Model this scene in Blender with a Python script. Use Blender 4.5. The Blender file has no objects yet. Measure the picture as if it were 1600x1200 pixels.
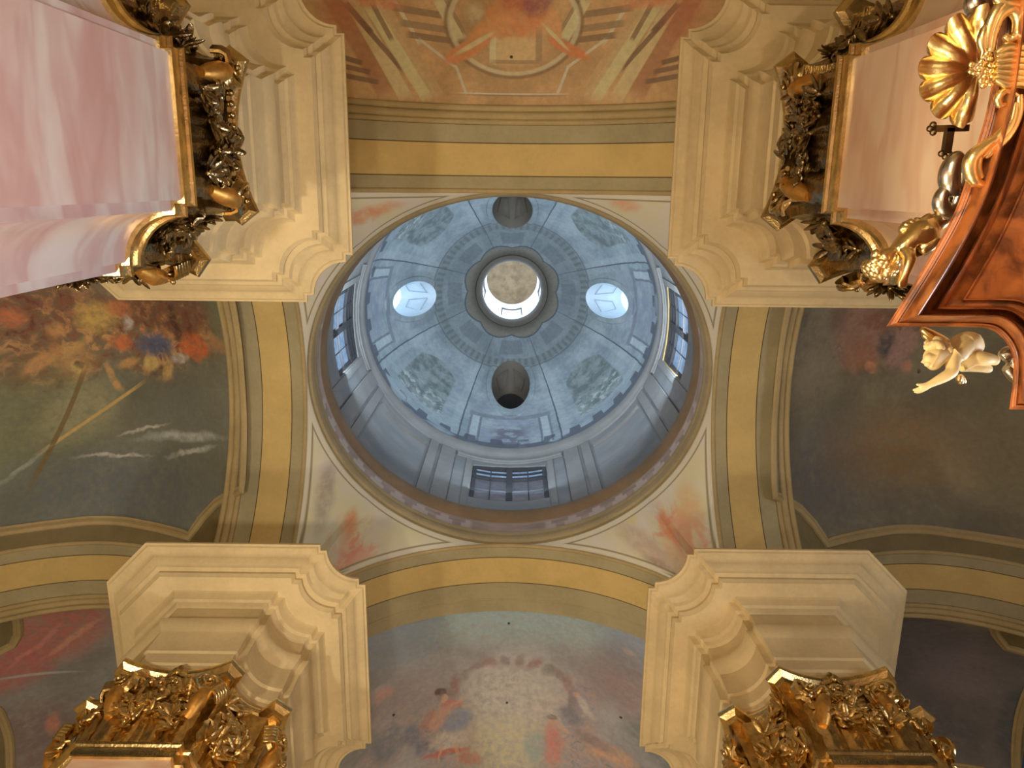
import bpy, bmesh, math, random
from math import pi, sin, cos, sqrt, atan2, radians, hypot
from mathutils import Vector, Matrix, noise as mnoise

random.seed(7)
C = bpy.context.scene.collection
sc = bpy.context.scene
CZ = 1.6                       # the photographer's lens is 1.6 m above the floor

# ------------------------------------------------------------------ camera
FPX, TILT, ROLL = 1232.0, math.atan2(310, 1232), 0.011
_fwd = Vector((0, sin(TILT), cos(TILT)))
_dn0 = Vector((0, cos(TILT), -sin(TILT)))
_rt0 = Vector((1, 0, 0))
_R = _rt0 * cos(ROLL) - _dn0 * sin(ROLL)
_D = _dn0 * cos(ROLL) + _rt0 * sin(ROLL)
cam_d = bpy.data.cameras.new('camera')
cam_d.sensor_width = 36.0
cam_d.lens = FPX / 1600 * 36.0
cam_d.clip_start = 0.05
cam_d.clip_end = 200
cam = bpy.data.objects.new('camera', cam_d)
C.objects.link(cam)
M = Matrix.Identity(4)
for i, ax in enumerate((_R, -_D, -_fwd)):
    for j in range(3):
        M[j][i] = ax[j]
M.translation = Vector((0, 0, CZ))
cam.matrix_world = M
sc.camera = cam

# ------------------------------------------------------------------ world, exposure, light
sc.view_settings.view_transform = 'Standard'
sc.view_settings.look = 'None'
sc.view_settings.gamma = 1
sc.view_settings.use_curve_mapping = False
sc.view_settings.exposure = 0.0
w = bpy.data.worlds.new('World')
sc.world = w
w.use_nodes = True
w.node_tree.nodes['Background'].inputs[0].default_value = (0.35, 0.45, 0.6, 1)
w.node_tree.nodes['Background'].inputs[1].default_value = 0.05

def lamp(name, kind, loc, power, col, size=0.3, aim=None, size_y=None, spot=None):
    d = bpy.data.lights.new(name, kind)
    d.energy = power
    d.color = col
    if kind == 'AREA':
        d.size = size
        if size_y:
            d.shape = 'RECTANGLE'
            d.size_y = size_y
    else:
        d.shadow_soft_size = size
    if spot:
        d.spot_size = spot
        d.spot_blend = 0.6
    o = bpy.data.objects.new(name, d)
    C.objects.link(o)
    o.location = (loc[0], loc[1], loc[2] + CZ)
    if aim is not None:
        v = Vector(aim) - Vector(loc)
        o.rotation_euler = v.to_track_quat('-Z', 'Y').to_euler()
    return o

WARM = (1.0, 0.86, 0.66)
WARM2 = (1.0, 0.83, 0.58)
COOL = (0.52, 0.75, 1.0)
# the lamp hanging low in the left half of the crossing, the one by the upper nave, the one in the left aisle
lamp('crossing_lamp', 'POINT', (-2.2, 6.4, 0.6), 800, WARM, 0.25)
lamp('nave_lamp', 'POINT', (-0.6, -2.6, 0.4), 640, WARM2, 0.25)
lamp('left_aisle_lamp', 'SPOT', (-5.6, 2.6, 1.4), 1250, WARM, 0.3, (-6.2, 5.2, 11), spot=1.9)
lamp('lower_nave_lamp', 'POINT', (0.2, 12.0, 1.0), 300, (1.0, 0.88, 0.7), 0.3)  # fill light added under the lower vault
lamp('left_chapel_lamp', 'POINT', (-9.5, 11.5, 1.0), 260, WARM, 0.3)  # fill light added under the lower left corner vault
lamp('pier_lamp', 'SPOT', (-2.6, 1.2, 2.4), 1250, (1.0, 0.82, 0.52), 0.12, (2.6, 0.0, 4.5), spot=0.66)
# daylight from the aisle windows on the right
lamp('aisle_daylight', 'AREA', (12.4, 5.5, 4.0), 170, (0.80, 0.88, 1.0), 3.0, (-3.4, -0.4, 5.0), 4.0).data.spread = 1.0
lamp('aisle_daylight', 'AREA', (12.4, 3.0, 5.0), 280, (0.80, 0.88, 1.0), 3.0, (0, 5.0, 10), 4.0)
# lamps added inside the drum windows, tilted up, standing in for their daylight 
for k, (dx, dy) in enumerate(((1, 0), (0, 1), (-1, 0), (0, -1))):
    p = Vector((-0.05 + dx * 4.3, 3.93 + dy * 4.2, 20.9))
    lamp('drum_daylight', 'AREA', p, (300, 135, 225, 135)[k], COOL, 2.2, p + Vector((-dx, -dy, 1.3)), 1.6)

# ------------------------------------------------------------------ pixel -> point on a surface
def ray(u, v):
    d = _R * ((u - 800) / FPX) + _D * ((v - 600) / FPX) + _fwd
    return d / d.z                                   # scaled so that z = 1

def atz(u, v, z):
    return ray(u, v) * z

def hit(u, v, surf, z0=16.0):
    """point where the sight line meets the height field surf(x, y)"""
    d = ray(u, v)
    z = 9.0
    while z < 20 and z < surf(d.x * z, d.y * z):
        z += 0.1
    lo, hi = z - 0.1, z
    for _ in range(24):
        m = (lo + hi) / 2
        if m < surf(d.x * m, d.y * m):
            lo = m
        else:
            hi = m
    return d * hi

# ------------------------------------------------------------------ mesh helpers
def finish_mesh(name, bm, mats, smooth_deg=35):
    bm.normal_update()
    if smooth_deg:
        th = radians(smooth_deg)
        for f in bm.faces:
            f.smooth = True
        for e in bm.edges:
            if len(e.link_faces) == 2 and e.calc_face_angle(0) > th:
                e.smooth = False
    me = bpy.data.meshes.new(name)
    bm.to_mesh(me)
    bm.free()
    for m in (mats if isinstance(mats, (list, tuple)) else [mats]):
        me.materials.append(m)
    return me

def root_of(o):
    p = Vector((0, 0, 0))
    while o is not None:
        p += o.location
        o = o.parent
    return p

def obj(name, bm, mats, parent=None, smooth=35, label=None):
    """links bm (photo-relative metres) as one mesh object"""
    off = -root_of(parent) + Vector((0, 0, CZ)) if parent else Vector((0, 0, CZ))
    bmesh.ops.translate(bm, verts=bm.verts, vec=off)
    o = bpy.data.objects.new(name, finish_mesh(name, bm, mats, smooth))
    C.objects.link(o)
    if parent:
        o.parent = parent
    if label:
        o['label'] = label
    return o

def place(name, me, mtx, parent, label=None):
    """an object on shared mesh data, mtx in photo-relative metres"""
    o = bpy.data.objects.new(name, me)
    C.objects.link(o)
    o.parent = parent
    m = mtx.copy()
    m.translation = m.translation + Vector((0, 0, CZ)) - root_of(parent)
    o.matrix_local = m
    if label:
        o['label'] = label
    return o

def struct(o, label=None):
    o['kind'] = 'structure'
    if label:
        o['label'] = label
    return o

def thing(name, label, cat, loc, group=None):
    o = bpy.data.objects.new(name, None)
    o.empty_display_size = 0.2
    C.objects.link(o)
    o.location = (loc[0], loc[1], loc[2] + CZ)
    return tag(o, label, cat, group)

def tag(o, label, cat, group=None):
    o['label'] = label
    o['category'] = cat
    if group:
        o['group'] = group
    return o

def uvlay(bm):
    return bm.loops.layers.uv.verify()

def grid(bm, nu, nv, fn, uvfn=None, mi=0, closed_u=False, flip=False, skip=None):
    uv = uvlay(bm)
    P = [[fn(i / nu, j / nv) for i in range(nu + (0 if closed_u else 1))] for j in range(nv + 1)]
    V = [[bm.verts.new(p) for p in row] for row in P]
    n = nu + 1
    for j in range(nv):
        for i in range(nu):
            i2 = (i + 1) % len(V[0])
            if skip and skip(i, j):
                continue
            q = [V[j][i], V[j][i2], V[j + 1][i2], V[j + 1][i]]
            st = [(i / nu, j / nv), ((i + 1) / nu, j / nv), ((i + 1) / nu, (j + 1) / nv), (i / nu, (j + 1) / nv)]
            if flip:
                q.reverse()
                st.reverse()
            try:
                f = bm.faces.new(q)
            except ValueError:
                continue
            f.material_index = mi(i / nu, j / nv) if callable(mi) else mi
            for l, s in zip(f.loops, st):
                l[uv].uv = uvfn(*s) if uvfn else (l.vert.co.x, l.vert.co.y)
    return V

def loft(bm, rings, closed=True, mi=None, cap0=False, cap1=False):
    uv = uvlay(bm)
    V = [[bm.verts.new(p) for p in r] for r in rings]
    n = len(V[0])
    for j in range(len(V) - 1):
        for i in range(n if closed else n - 1):
            i2 = (i + 1) % n
            f = bm.faces.new((V[j][i], V[j][i2], V[j + 1][i2], V[j + 1][i]))
            if mi:
                f.material_index = mi(j)
    if cap0:
        bm.faces.new(list(reversed(V[0])))
    if cap1:
        bm.faces.new(V[-1])
    return V

def sweep(bm, path, normals, section, closed=False, mi=0):
    """section = list of (sideways, along normal) offsets"""
    n = len(path)
    rows = []
    for i, p in enumerate(path):
        a = path[i - 1] if (i > 0 or closed) else path[i]
        b = path[(i + 1) % n] if (i < n - 1 or closed) else path[i]
        t = (b - a).normalized()
        N = normals[i].normalized()
        B = t.cross(N).normalized()
        N = B.cross(t).normalized()
        rows.append([bm.verts.new(p + B * s + N * h) for s, h in section])
    m = len(section)
    for i in range(n if closed else n - 1):
        r0, r1 = rows[i], rows[(i + 1) % n]
        for k in range(m - 1):
            f = bm.faces.new((r0[k], r0[k + 1], r1[k + 1], r1[k]))
            f.material_index = mi
    return rows

def tube(bm, path, rad, seg=8, cap=True):
    """round tube; rad is a number or one per point"""
    n = len(path)
    rows = []
    prevN = None
    for i, p in enumerate(path):
        a = path[max(i - 1, 0)]
        b = path[min(i + 1, n - 1)]
        t = (b - a).normalized()
        if prevN is None:
            ref = Vector((0, 0, 1)) if abs(t.z) < 0.9 else Vector((1, 0, 0))
            N = t.cross(ref).normalized()
        else:
            N = (prevN - t * prevN.dot(t)).normalized()
        prevN = N
        B = t.cross(N)
        r = rad[i] if isinstance(rad, (list, tuple)) else rad
        rows.append([bm.verts.new(p + (N * cos(2 * pi * k / seg) + B * sin(2 * pi * k / seg)) * r) for k in range(seg)])
    for i in range(n - 1):
        for k in range(seg):
            k2 = (k + 1) % seg
            bm.faces.new((rows[i][k], rows[i][k2], rows[i + 1][k2], rows[i + 1][k]))
    if cap:
        bm.faces.new(list(reversed(rows[0])))
        bm.faces.new(rows[-1])

def ellipsoid(bm, c, r, seg=12, rings=8, rot=None):
    m = Matrix.Translation(Vector(c)) @ (rot.to_4x4() if rot else Matrix.Identity(4)) @ Matrix.Diagonal((r[0], r[1], r[2], 1))
    bmesh.ops.create_uvsphere(bm, u_segments=seg, v_segments=rings, radius=1, matrix=m)

def box(bm, lo, hi):
    r = bmesh.ops.create_cube(bm, size=1)
    lo, hi = Vector(lo), Vector(hi)
    for v in r['verts']:
        v.co = Vector([(lo[k] + hi[k]) / 2 + v.co[k] * (hi[k] - lo[k]) for k in range(3)])

def offset_poly(P, d):
    """move a closed 2D polygon (counter-clockwise) inward by d, mitred"""
    n = len(P)
    out = []
    for i in range(n):
        a, b, c = Vector(P[i - 1]), Vector(P[i]), Vector(P[(i + 1) % n])
        e1, e2 = (b - a).normalized(), (c - b).normalized()
        n1, n2 = Vector((-e1.y, e1.x)), Vector((-e2.y, e2.x))
        s = n1 + n2
        k = max(s.dot(n1), 0.35)
        out.append(b + s * (d / k))
    return out

def skin_body(name, joints, bones, mat, parent=None, sub=2):
    """one continuous body grown from joints {name: (co, radius)} along bones, by skin + subdivision"""
    names = list(joints)
    me = bpy.data.meshes.new(name)
    off = Vector((0, 0, CZ)) - (root_of(parent) if parent else Vector())
    me.from_pydata([Vector(joints[n][0]) + off for n in names], [(names.index(a), names.index(b)) for a, b in bones], [])
    o = bpy.data.objects.new(name, me)
    C.objects.link(o)
    md = o.modifiers.new('skin', 'SKIN')
    md.use_smooth_shade = True
    sv = me.skin_vertices[0].data
    for i, n in enumerate(names):
        r = joints[n][1]
        sv[i].radius = (r, r) if not isinstance(r, tuple) else r
        sv[i].use_root = (i == 0)
    ms = o.modifiers.new('sub', 'SUBSURF')
    ms.levels = ms.render_levels = sub
    dg = bpy.context.evaluated_depsgraph_get()
    me2 = bpy.data.meshes.new_from_object(o.evaluated_get(dg))
    o.modifiers.clear()
    o.data = me2
    bpy.data.meshes.remove(me)
    me2.name = name
    me2.materials.clear()
    me2.materials.append(mat)
    for p in me2.polygons:
        p.use_smooth = True
    if parent:
        o.parent = parent
    return o

# ------------------------------------------------------------------ materials
def lin(c):
    return tuple(((x / 255) / 12.92 if x / 255 <= 0.04045 else ((x / 255 + 0.055) / 1.055) ** 2.4) for x in c[:3])

def col(c, L=(1, 1, 1)):
    return tuple(min(0.92, max(0.004, a / b)) for a, b in zip(lin(c), L)) + (1,)

class G:
    """a small node-graph builder around one Principled material"""
    def __init__(s, name, rough=0.6, metal=0.0):
        s.m = bpy.data.materials.new(name)
        s.m.use_nodes = True
        s.t = s.m.node_tree
        s.b = s.t.nodes['Principled BSDF']
        s.b.inputs['Roughness'].default_value = rough
        s.b.inputs['Metallic'].default_value = metal
    def n(s, ty, **kw):
        x = s.t.nodes.new(ty)
        for k, v in kw.items():
            setattr(x, k, v)
        return x
    def put(s, sock, v):
        if isinstance(v, bpy.types.NodeSocket):
            s.t.links.new(v, sock)
        else:
            sock.default_value = v
    def uv(s):
        return s.n('ShaderNodeTexCoord').outputs['UV']
    def oc(s):
        return s.n('ShaderNodeTexCoord').outputs['Object']
    def geo(s):
        return s.n('ShaderNodeNewGeometry').outputs['Position']
    def math(s, op, a, b=0.0, c=0.0, clamp=False):
        x = s.n('ShaderNodeMath', operation=op, use_clamp=clamp)
        s.put(x.inputs[0], a)
        s.put(x.inputs[1], b)
        s.put(x.inputs[2], c)
        return x.outputs[0]
    def vm(s, op, a, b=(0, 0, 0), scale=None):
        x = s.n('ShaderNodeVectorMath', operation=op)
        s.put(x.inputs[0], a)
        s.put(x.inputs[1], b)
        if scale is not None:
            s.put(x.inputs['Scale'], scale)
        return x.outputs[1] if op in ('LENGTH', 'DOT_PRODUCT') else x.outputs[0]
    def sep(s, v):
        return s.n('ShaderNodeSeparateXYZ'), v
    def xyz(s, v):
        x = s.n('ShaderNodeSeparateXYZ')
        s.put(x.inputs[0], v)
        return x.outputs
    def comb(s, x, y, z=0.0):
        c = s.n('ShaderNodeCombineXYZ')
        s.put(c.inputs[0], x)
        s.put(c.inputs[1], y)
        s.put(c.inputs[2], z)
        return c.outputs[0]
    def noise(s, v, scale, detail=3.0, rough=0.55, color=False, dist=0.0):
        x = s.n('ShaderNodeTexNoise')
        s.put(x.inputs['Vector'], v)
        x.inputs['Scale'].default_value = scale
        x.inputs['Detail'].default_value = detail
        x.inputs['Roughness'].default_value = rough
        x.inputs['Distortion'].default_value = dist
        return x.outputs['Color' if color else 'Fac']
    def mr(s, v, a, b, c=0.0, d=1.0, smooth=True):
        x = s.n('ShaderNodeMapRange')
        x.interpolation_type = 'SMOOTHSTEP' if smooth else 'LINEAR'
        s.put(x.inputs['Value'], v)
        for k, q in zip(('From Min', 'From Max', 'To Min', 'To Max'), (a, b, c, d)):
            x.inputs[k].default_value = q
        return x.outputs[0]
    def mix(s, f, a, b, mode='MIX'):
        x = s.n('ShaderNodeMix', data_type='RGBA', blend_type=mode)
        s.put(x.inputs[0], f)
        s.put(x.inputs[6], a)
        s.put(x.inputs[7], b)
        return x.outputs[2]
    def warp(s, v, scale, amt, detail=2.0):
        nz = s.noise(v, scale, detail, color=True)
        d = s.vm('SCALE', s.vm('SUBTRACT', nz, (0.5, 0.5, 0.5)), scale=amt)
        x = s.vm('ADD', v, d)
        return s.vm('MULTIPLY', x, (1, 1, 0))
    def mapping(s, v, loc, rot, scl):
        x = s.n('ShaderNodeMapping', vector_type='TEXTURE')
        s.put(x.inputs['Vector'], v)
        x.inputs['Location'].default_value = (loc[0], loc[1], 0)
        x.inputs['Rotation'].default_value = (0, 0, rot)
        x.inputs['Scale'].default_value = (scl[0], scl[1], 1)
        return x.outputs[0]
    def shape(s, v, kind, cx, cy, rx, ry, rot=0.0, soft=0.3, alpha=1.0):
        q = s.mapping(v, (cx, cy), rot, (max(rx, 1e-4), max(ry, 1e-4)))
        if kind == 'b':
            o = s.xyz(s.vm('ABSOLUTE', q))
            d = s.math('MAXIMUM', o[0], o[1])
        elif kind == 'r':
            d = s.math('ADD', s.math('MULTIPLY', s.math('ABSOLUTE', s.math('SUBTRACT', s.vm('LENGTH', q), 1.0)), 1.0 / 0.04), 0.0)
        else:
            d = s.vm('LENGTH', q)
        return s.mr(d, 1 + soft, max(1 - soft, 0.0), 0.0, alpha)
    def base(s, c):
        s.put(s.b.inputs['Base Color'], c)
    def bump(s, h, strength=0.3, dist=0.02):
        x = s.n('ShaderNodeBump')
        x.inputs['Strength'].default_value = strength
        x.inputs['Distance'].default_value = dist
        s.put(x.inputs['Height'], h)
        s.t.links.new(x.outputs[0], s.b.inputs['Normal'])

def plaster(name, c, var=0.12, rough=0.75, scale=1.2, streak=True):
    g = G(name, rough)
    p = g.geo()
    n1 = g.noise(p, scale, 5, 0.6)
    n2 = g.noise(p, 14, 3, 0.6)
    f = g.math('ADD', g.math('MULTIPLY', n1, 0.75), g.math('MULTIPLY', n2, 0.25))
    a = tuple(x * (1 - var * 1.4) for x in c[:3]) + (1,)
    b = tuple(min(1, x * (1 + var)) for x in c[:3]) + (1,)
    g.base(g.mix(g.mr(f, 0.32, 0.68), a, b))
    g.bump(g.noise(p, 60, 2), 0.08, 0.01)
    g.b.inputs['Specular IOR Level'].default_value = 0.25
    return g.m

def fresco(name, basec, shapes, L=(1, 1, 1), mottle=0.18, warp=(0.35, 0.10), rough=0.7, crowd=None):
    """paint: soft ellipses, boxes and rings in metres on the surface's own XY, over a mottled ground"""
    g = G(name, rough)
    v0 = g.uv()
    v = g.warp(v0, 1.3, warp[0], 3.0)
    v = g.warp(v, 6.0, warp[1], 2.0)
    n = g.noise(v0, 0.7, 6, 0.62)
    bc = col(basec, L)
    c = g.mix(g.mr(n, 0.3, 0.7), tuple(x * (1 - mottle * 1.3) for x in bc[:3]) + (1,), tuple(x * (1 + mottle) for x in bc[:3]) + (1,))
    brk = g.mr(g.noise(v0, 5.0, 4, 0.65), 0.28, 0.62, 0.35, 1.0)
    if crowd:                                        # a throng of small strokes: colours picked by fine swirling noise inside soft areas
        area, cols, scl = crowd
        mk = None
        for (k, cx, cy, rx, ry, rot, cc, soft, al) in area:
            m = g.shape(v, k, cx, cy, rx, ry, rot, soft, al)
            mk = m if mk is None else g.math('MAXIMUM', mk, m)
        nz = g.noise(g.warp(v0, 2.5, 0.35), scl, 5, 0.6, dist=0.5)
        cc_ = col(cols[0], L)
        for i, q in enumerate(cols[1:]):
            t0 = 0.34 + 0.34 * i / (len(cols) - 1)
            cc_ = g.mix(g.mr(nz, t0 - 0.02, t0 + 0.05), cc_, col(q, L))
        c = g.mix(mk, c, cc_)
    for (k, cx, cy, rx, ry, rot, cc, soft, al) in shapes:
        exact = k.isupper()
        m = g.shape(v0 if exact else v, k.lower(), cx, cy, rx, ry, rot, soft, al)
        if not exact:
            m = g.math('MULTIPLY', m, brk)
        c = g.mix(m, c, col(cc, L))
    fine = g.noise(v0, 9.0, 4, 0.65)
    c = g.mix(1.0, c, g.mix(g.mr(fine, 0.25, 0.75), (0.90, 0.90, 0.90, 1), (1.06, 1.06, 1.06, 1)), 'MULTIPLY')
    g.base(c)
    g.b.inputs['Specular IOR Level'].default_value = 0.3
    return g.m

def px_shapes(surf, L):
    """shapes given where they are seen, turned into metres on the surface"""
    out = []
    for t in L:
        k, x, y, rx, ry, rot, cc, soft, al = t
        p = hit(x, y, surf)
        a, b = hit(x + 4, y, surf), hit(x, y + 4, surf)
        sx, sy = hypot(a.x - p.x, a.y - p.y) / 4, hypot(b.x - p.x, b.y - p.y) / 4
        cr, sr = cos(radians(rot)), sin(radians(rot))
        out.append((k, p.x, p.y, rx * hypot(sx * cr, sy * sr), ry * hypot(sx * sr, sy * cr), atan2(sy * sr, sx * cr), cc, soft, al))
    return out

def gold_mat(name, c, rough, bumpy=0.4, bs=40, tone=0.3):
    g = G(name, rough, 1.0)
    p = g.oc()
    n = g.noise(p, 9, 3)
    g.base(g.mix(g.mr(n, 0.3, 0.7), tuple(x * (1 - tone) for x in c) + (1,), tuple(c) + (1,)))
    g.bump(g.noise(p, bs, 2), bumpy, 0.01)
    return g.m

def marble(name, c1, c2, c3, L=(1, 1, 1), rough=0.22):
    g = G(name, rough)
    p = g.geo()
    q = g.vm('MULTIPLY', p, (0.4, 0.4, 1.0))
    a = g.noise(q, 0.9, 4, 0.5, dist=0.35)
    b = g.noise(q, 1.3, 3, 0.55, dist=0.3)
    c = g.mix(g.mr(a, 0.36, 0.62), col(c1, L), col(c2, L))
    vein = g.mr(g.math('ABSOLUTE', g.math('SUBTRACT', b, 0.5)), 0.0, 0.10, 1.0, 0.0)
    g.base(g.mix(g.math('MULTIPLY', vein, 0.40), c, col(c3, L)))
    return g.m

MAT = {}
MAT['cream'] = plaster('cream_plaster', col((226, 206, 160)), 0.08)
MAT['yellow'] = plaster('ochre_paint', col((230, 205, 140)), 0.06)
MAT['sage'] = plaster('sage_paint', col((190, 182, 148)), 0.09)
MAT['mould'] = plaster('moulding_paint', col((200, 182, 138)), 0.09)
MAT['dline'] = plaster('shadow_line_paint', col((110, 98, 68)), 0.1)  # thin dark lines painted between the arch bands
MAT['wall'] = plaster('wall_plaster', col((190, 172, 130)), 0.1)
MAT['gold'] = gold_mat('burnished_gold', (0.95, 0.69, 0.30), 0.24, 0.35, 35)
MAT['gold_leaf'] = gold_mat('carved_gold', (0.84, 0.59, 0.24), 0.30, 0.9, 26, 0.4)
MAT['gold_aged'] = gold_mat('aged_carved_gold', (0.44, 0.33, 0.17), 0.27, 0.9, 26, 0.55)  # darker gold pair, used on the two upper capitals
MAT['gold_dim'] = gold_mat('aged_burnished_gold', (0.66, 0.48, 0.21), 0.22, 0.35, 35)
MAT['gold_matte'] = gold_mat('matte_gold', (0.90, 0.50, 0.13), 0.48, 0.25, 30)
MAT['gold_pulpit'] = gold_mat('bright_gold', (1.0, 0.76, 0.36), 0.30, 0.25, 30, 0.12)
MAT['silver'] = gold_mat('worn_silver', (0.72, 0.66, 0.54), 0.26, 0.2, 20)
MAT['bronze'] = gold_mat('dark_bronze', (0.22, 0.15, 0.08), 0.4, 0.3, 30)
MAT['ivory'] = plaster('ivory_paint', col((240, 216, 160)), 0.04, 0.42, 6)
MAT['marble_pink'] = marble('rose_marble', (208, 196, 190), (196, 164, 158), (178, 128, 122))
MAT['marble_peach'] = marble('peach_marble', (232, 206, 178), (224, 182, 152), (206, 146, 118))
MAT['frame'] = plaster('dark_window_paint', col((58, 50, 48)), 0.1, 0.5)
MAT['floor'] = plaster('stone_floor', col((190, 180, 165)), 0.15, 0.4)

# ================================================================== THE SETTING
XC, YC = -0.05, 3.93                 # the crossing's axis
ZR = 16.4                            # crown of the four arches

def ell(rx, ry, th, z):
    return Vector((XC + rx * cos(th), YC + ry * sin(th), z))

# ---- vault surfaces as height fields
def z_nave(x):                       # arches across the nave (top and bottom of the photo)
    return 11.9 + sqrt(max(4.45 ** 2 - (x - XC) ** 2, 0.02))

def z_arm(y):                        # arches along the sides
    return 12.15 + sqrt(max(4.2 ** 2 - (y - YC) ** 2, 0.02))

XB = 9.15
def s_bay(sx):
    return lambda x, y: 18.1 - 0.155 * (x - XC - sx * XB) ** 2 - 0.12 * (y - YC) ** 2
def s_corner(sx):
    return lambda x, y: 18.08 - 0.155 * (x - XC - sx * XB) ** 2 - 0.12 * (y - 13.1) ** 2
def s_low(x, y):
    return z_nave(x) + 0.9 * max(0, 1 - ((y - 13.1) / 3.9) ** 2)
def s_top(x, y):
    return z_nave(x) + 0.7 * max(0, 1 - ((y + 5.3) / 3.8) ** 2)
def z_cross(sx):
    return lambda x: 16.26 - 0.155 * (x - XC - sx * XB) ** 2

def normal_of(surf, x, y):
    e = 0.02
    return Vector((surf(x + e, y) - surf(x - e, y), surf(x, y + e) - surf(x, y - e), -2 * e)).normalized()

# ---- floor and outer walls
bm = bmesh.new()
grid(bm, 1, 1, lambda u, v: Vector((-13 + 26 * u, -9.3 + 26.6 * v, -CZ)))
struct(obj('floor', bm, MAT['floor']), 'pale stone church floor under the crossing')
for nm, a, b in (('wall_left', (-13.1, -9.3, -CZ), (-12.9, 17.3, 14.6)), ('wall_right', (12.9, -9.3, -CZ), (13.1, 17.3, 14.6)),
                 ('wall_front', (-13, -9.4, -CZ), (13, -9.2, 14.6)), ('wall_back', (-13, 17.1, -CZ), (13, 17.3, 14.6))):
    bm = bmesh.new()
    box(bm, a, b)
    struct(obj(nm, bm, MAT['wall']))

# ---- the four broad arches round the crossing: grey, ochre and grey painted bands with a moulded edge
BANDS = [(0.0, 0.05, 1), (0.05, 0.30, 2), (0.30, 0.32, 1), (0.32, 0.93, 0), (0.93, 0.95, 1), (0.95, 1.28, 2), (1.28, 1.34, 1), (1.34, 1.66, 3)]
ARCH_MATS = [MAT['yellow'], MAT['dline'], MAT['sage'], MAT['mould']]
def soffit(name, pos, label, flat=False):
    """pos(t, a): depth t from the crossing side, a = 0..1 round the arch"""
    bm = bmesh.new()
    for t0, t1, mi in (BANDS if not flat else BANDS[:6] + [(1.28, 1.66, 2)]):
        grid(bm, 56, 1, lambda u, v: pos(t0 + (t1 - t0) * v, u), mi=mi)
    N = 56
    for t, r, mi in (((0.02, 0.045, 3), (1.34, 0.05, 3), (1.46, 0.075, 3), (1.60, 0.06, 3)) if not flat else ((0.02, 0.045, 3), (1.36, 0.025, 2))):
        path = [pos(t, i / N) for i in range(N + 1)]
        mid = sum(path, Vector()) / len(path)
        nor = [Vector((0, 0, -1)) + (Vector((mid.x - p.x, mid.y - p.y, 0)) * 0.12) for p in path]
        sec = [(r * cos(q), r * 0.9 * sin(q)) for q in [pi * k / 6 for k in range(7)]]
        sweep(bm, path, nor, sec, mi=mi)
    bmesh.ops.recalc_face_normals(bm, faces=bm.faces)
    return struct(obj(name, bm, ARCH_MATS), label)

A0, A1 = 0.06, 0.94
soffit('ceiling_arch_left', lambda t, a: Vector((XC - 4.36 - t, YC + 4.2 * cos(pi * (A0 + (A1 - A0) * a)), 12.15 + 4.2 * sin(pi * (A0 + (A1 - A0) * a)))),
       'painted arch with ochre band on the left of the dome')
soffit('ceiling_arch_right', lambda t, a: Vector((XC + 4.36 + t, YC + 4.2 * cos(pi * (A0 + (A1 - A0) * a)), 12.15 + 4.2 * sin(pi * (A0 + (A1 - A0) * a)))),
       'painted arch with ochre band on the right of the dome')
soffit('ceiling_arch_back', lambda t, a: Vector((XC + 4.43 * cos(pi * (A0 + (A1 - A0) * a)), YC + 3.92 + t, z_nave(XC + 4.43 * cos(pi * (A0 + (A1 - A0) * a))))),
       'painted arch with ochre band below the dome', True)
soffit('ceiling_arch_front', lambda t, a: Vector((XC + 4.43 * cos(pi * (A0 + (A1 - A0) * a)), YC - 3.80 - t, z_nave(XC + 4.43 * cos(pi * (A0 + (A1 - A0) * a))))),
       'painted arch with ochre band above the dome in the photo')
for sx, nm in ((-1, 'left'), (1, 'right')):
    zc = z_cross(sx)
    soffit('ceiling_cross_arch_' + nm, lambda t, a: Vector((XC + sx * XB - 3.35 + 6.7 * a, YC + 3.92 + t, zc(XC + sx * XB - 3.35 + 6.7 * a))),
           'painted cross arch between the two bays on the ' + nm)

# ---- pendentives: border paint and fresco by distance from the edges
def pendentive_mat(shapes, L):
    g = G('pendentive_fresco', 0.7)
    at = g.n('ShaderNodeAttribute', attribute_name='edge')
    d = at.outputs['Fac']
    v0 = g.uv()
    v = g.warp(g.warp(v0, 1.8, 0.14, 3), 7.0, 0.07)
    n = g.noise(v0, 1.1, 5, 0.6)
    c = g.mix(g.mr(n, 0.3, 0.7), col((150, 124, 88), L), col((186, 160, 120), L))
    brk = g.mr(g.noise(v0, 6.0, 4, 0.65), 0.28, 0.62, 0.4, 1.0)
    area = ps([('e', 545, 850, 44, 36, 20, (0, 0, 0), 0.4, 0.85), ('e', 1062, 836, 40, 40, 0, (0, 0, 0), 0.4, 0.85), ('e', 560, 336, 34, 14, -10, (0, 0, 0), 0.5, 0.5)])
    mk = None
    for (k, cx, cy, rx, ry, rot, cc, soft, al) in area:
        m = g.shape(v, k, cx, cy, rx, ry, rot, soft, al)
        mk = m if mk is None else g.math('MAXIMUM', mk, m)
    nz = g.noise(g.warp(v0, 2.5, 0.35), 3.4, 5, 0.6, dist=0.5)
    th = col((112, 78, 52), L)
    for i, q in enumerate(((150, 92, 62), (172, 122, 84), (134, 116, 88), (160, 86, 58), (122, 84, 58))):
        th = g.mix(g.mr(nz, 0.32 + 0.075 * i, 0.38 + 0.075 * i), th, col(q, L))
    c = g.mix(mk, c, th)
    for (k, cx, cy, rx, ry, rot, cc, soft, al) in shapes:
        c = g.mix(g.math('MULTIPLY', g.shape(v, k, cx, cy, rx, ry, rot, soft, al), brk), c, col(cc, L))
    c = g.mix(g.mr(d, 0.15, 0.185), col((92, 78, 50), L), c)
    c = g.mix(g.mr(d, 0.125, 0.15), col((150, 136, 98), L), c)
    g.base(c)
    return g.m

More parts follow.
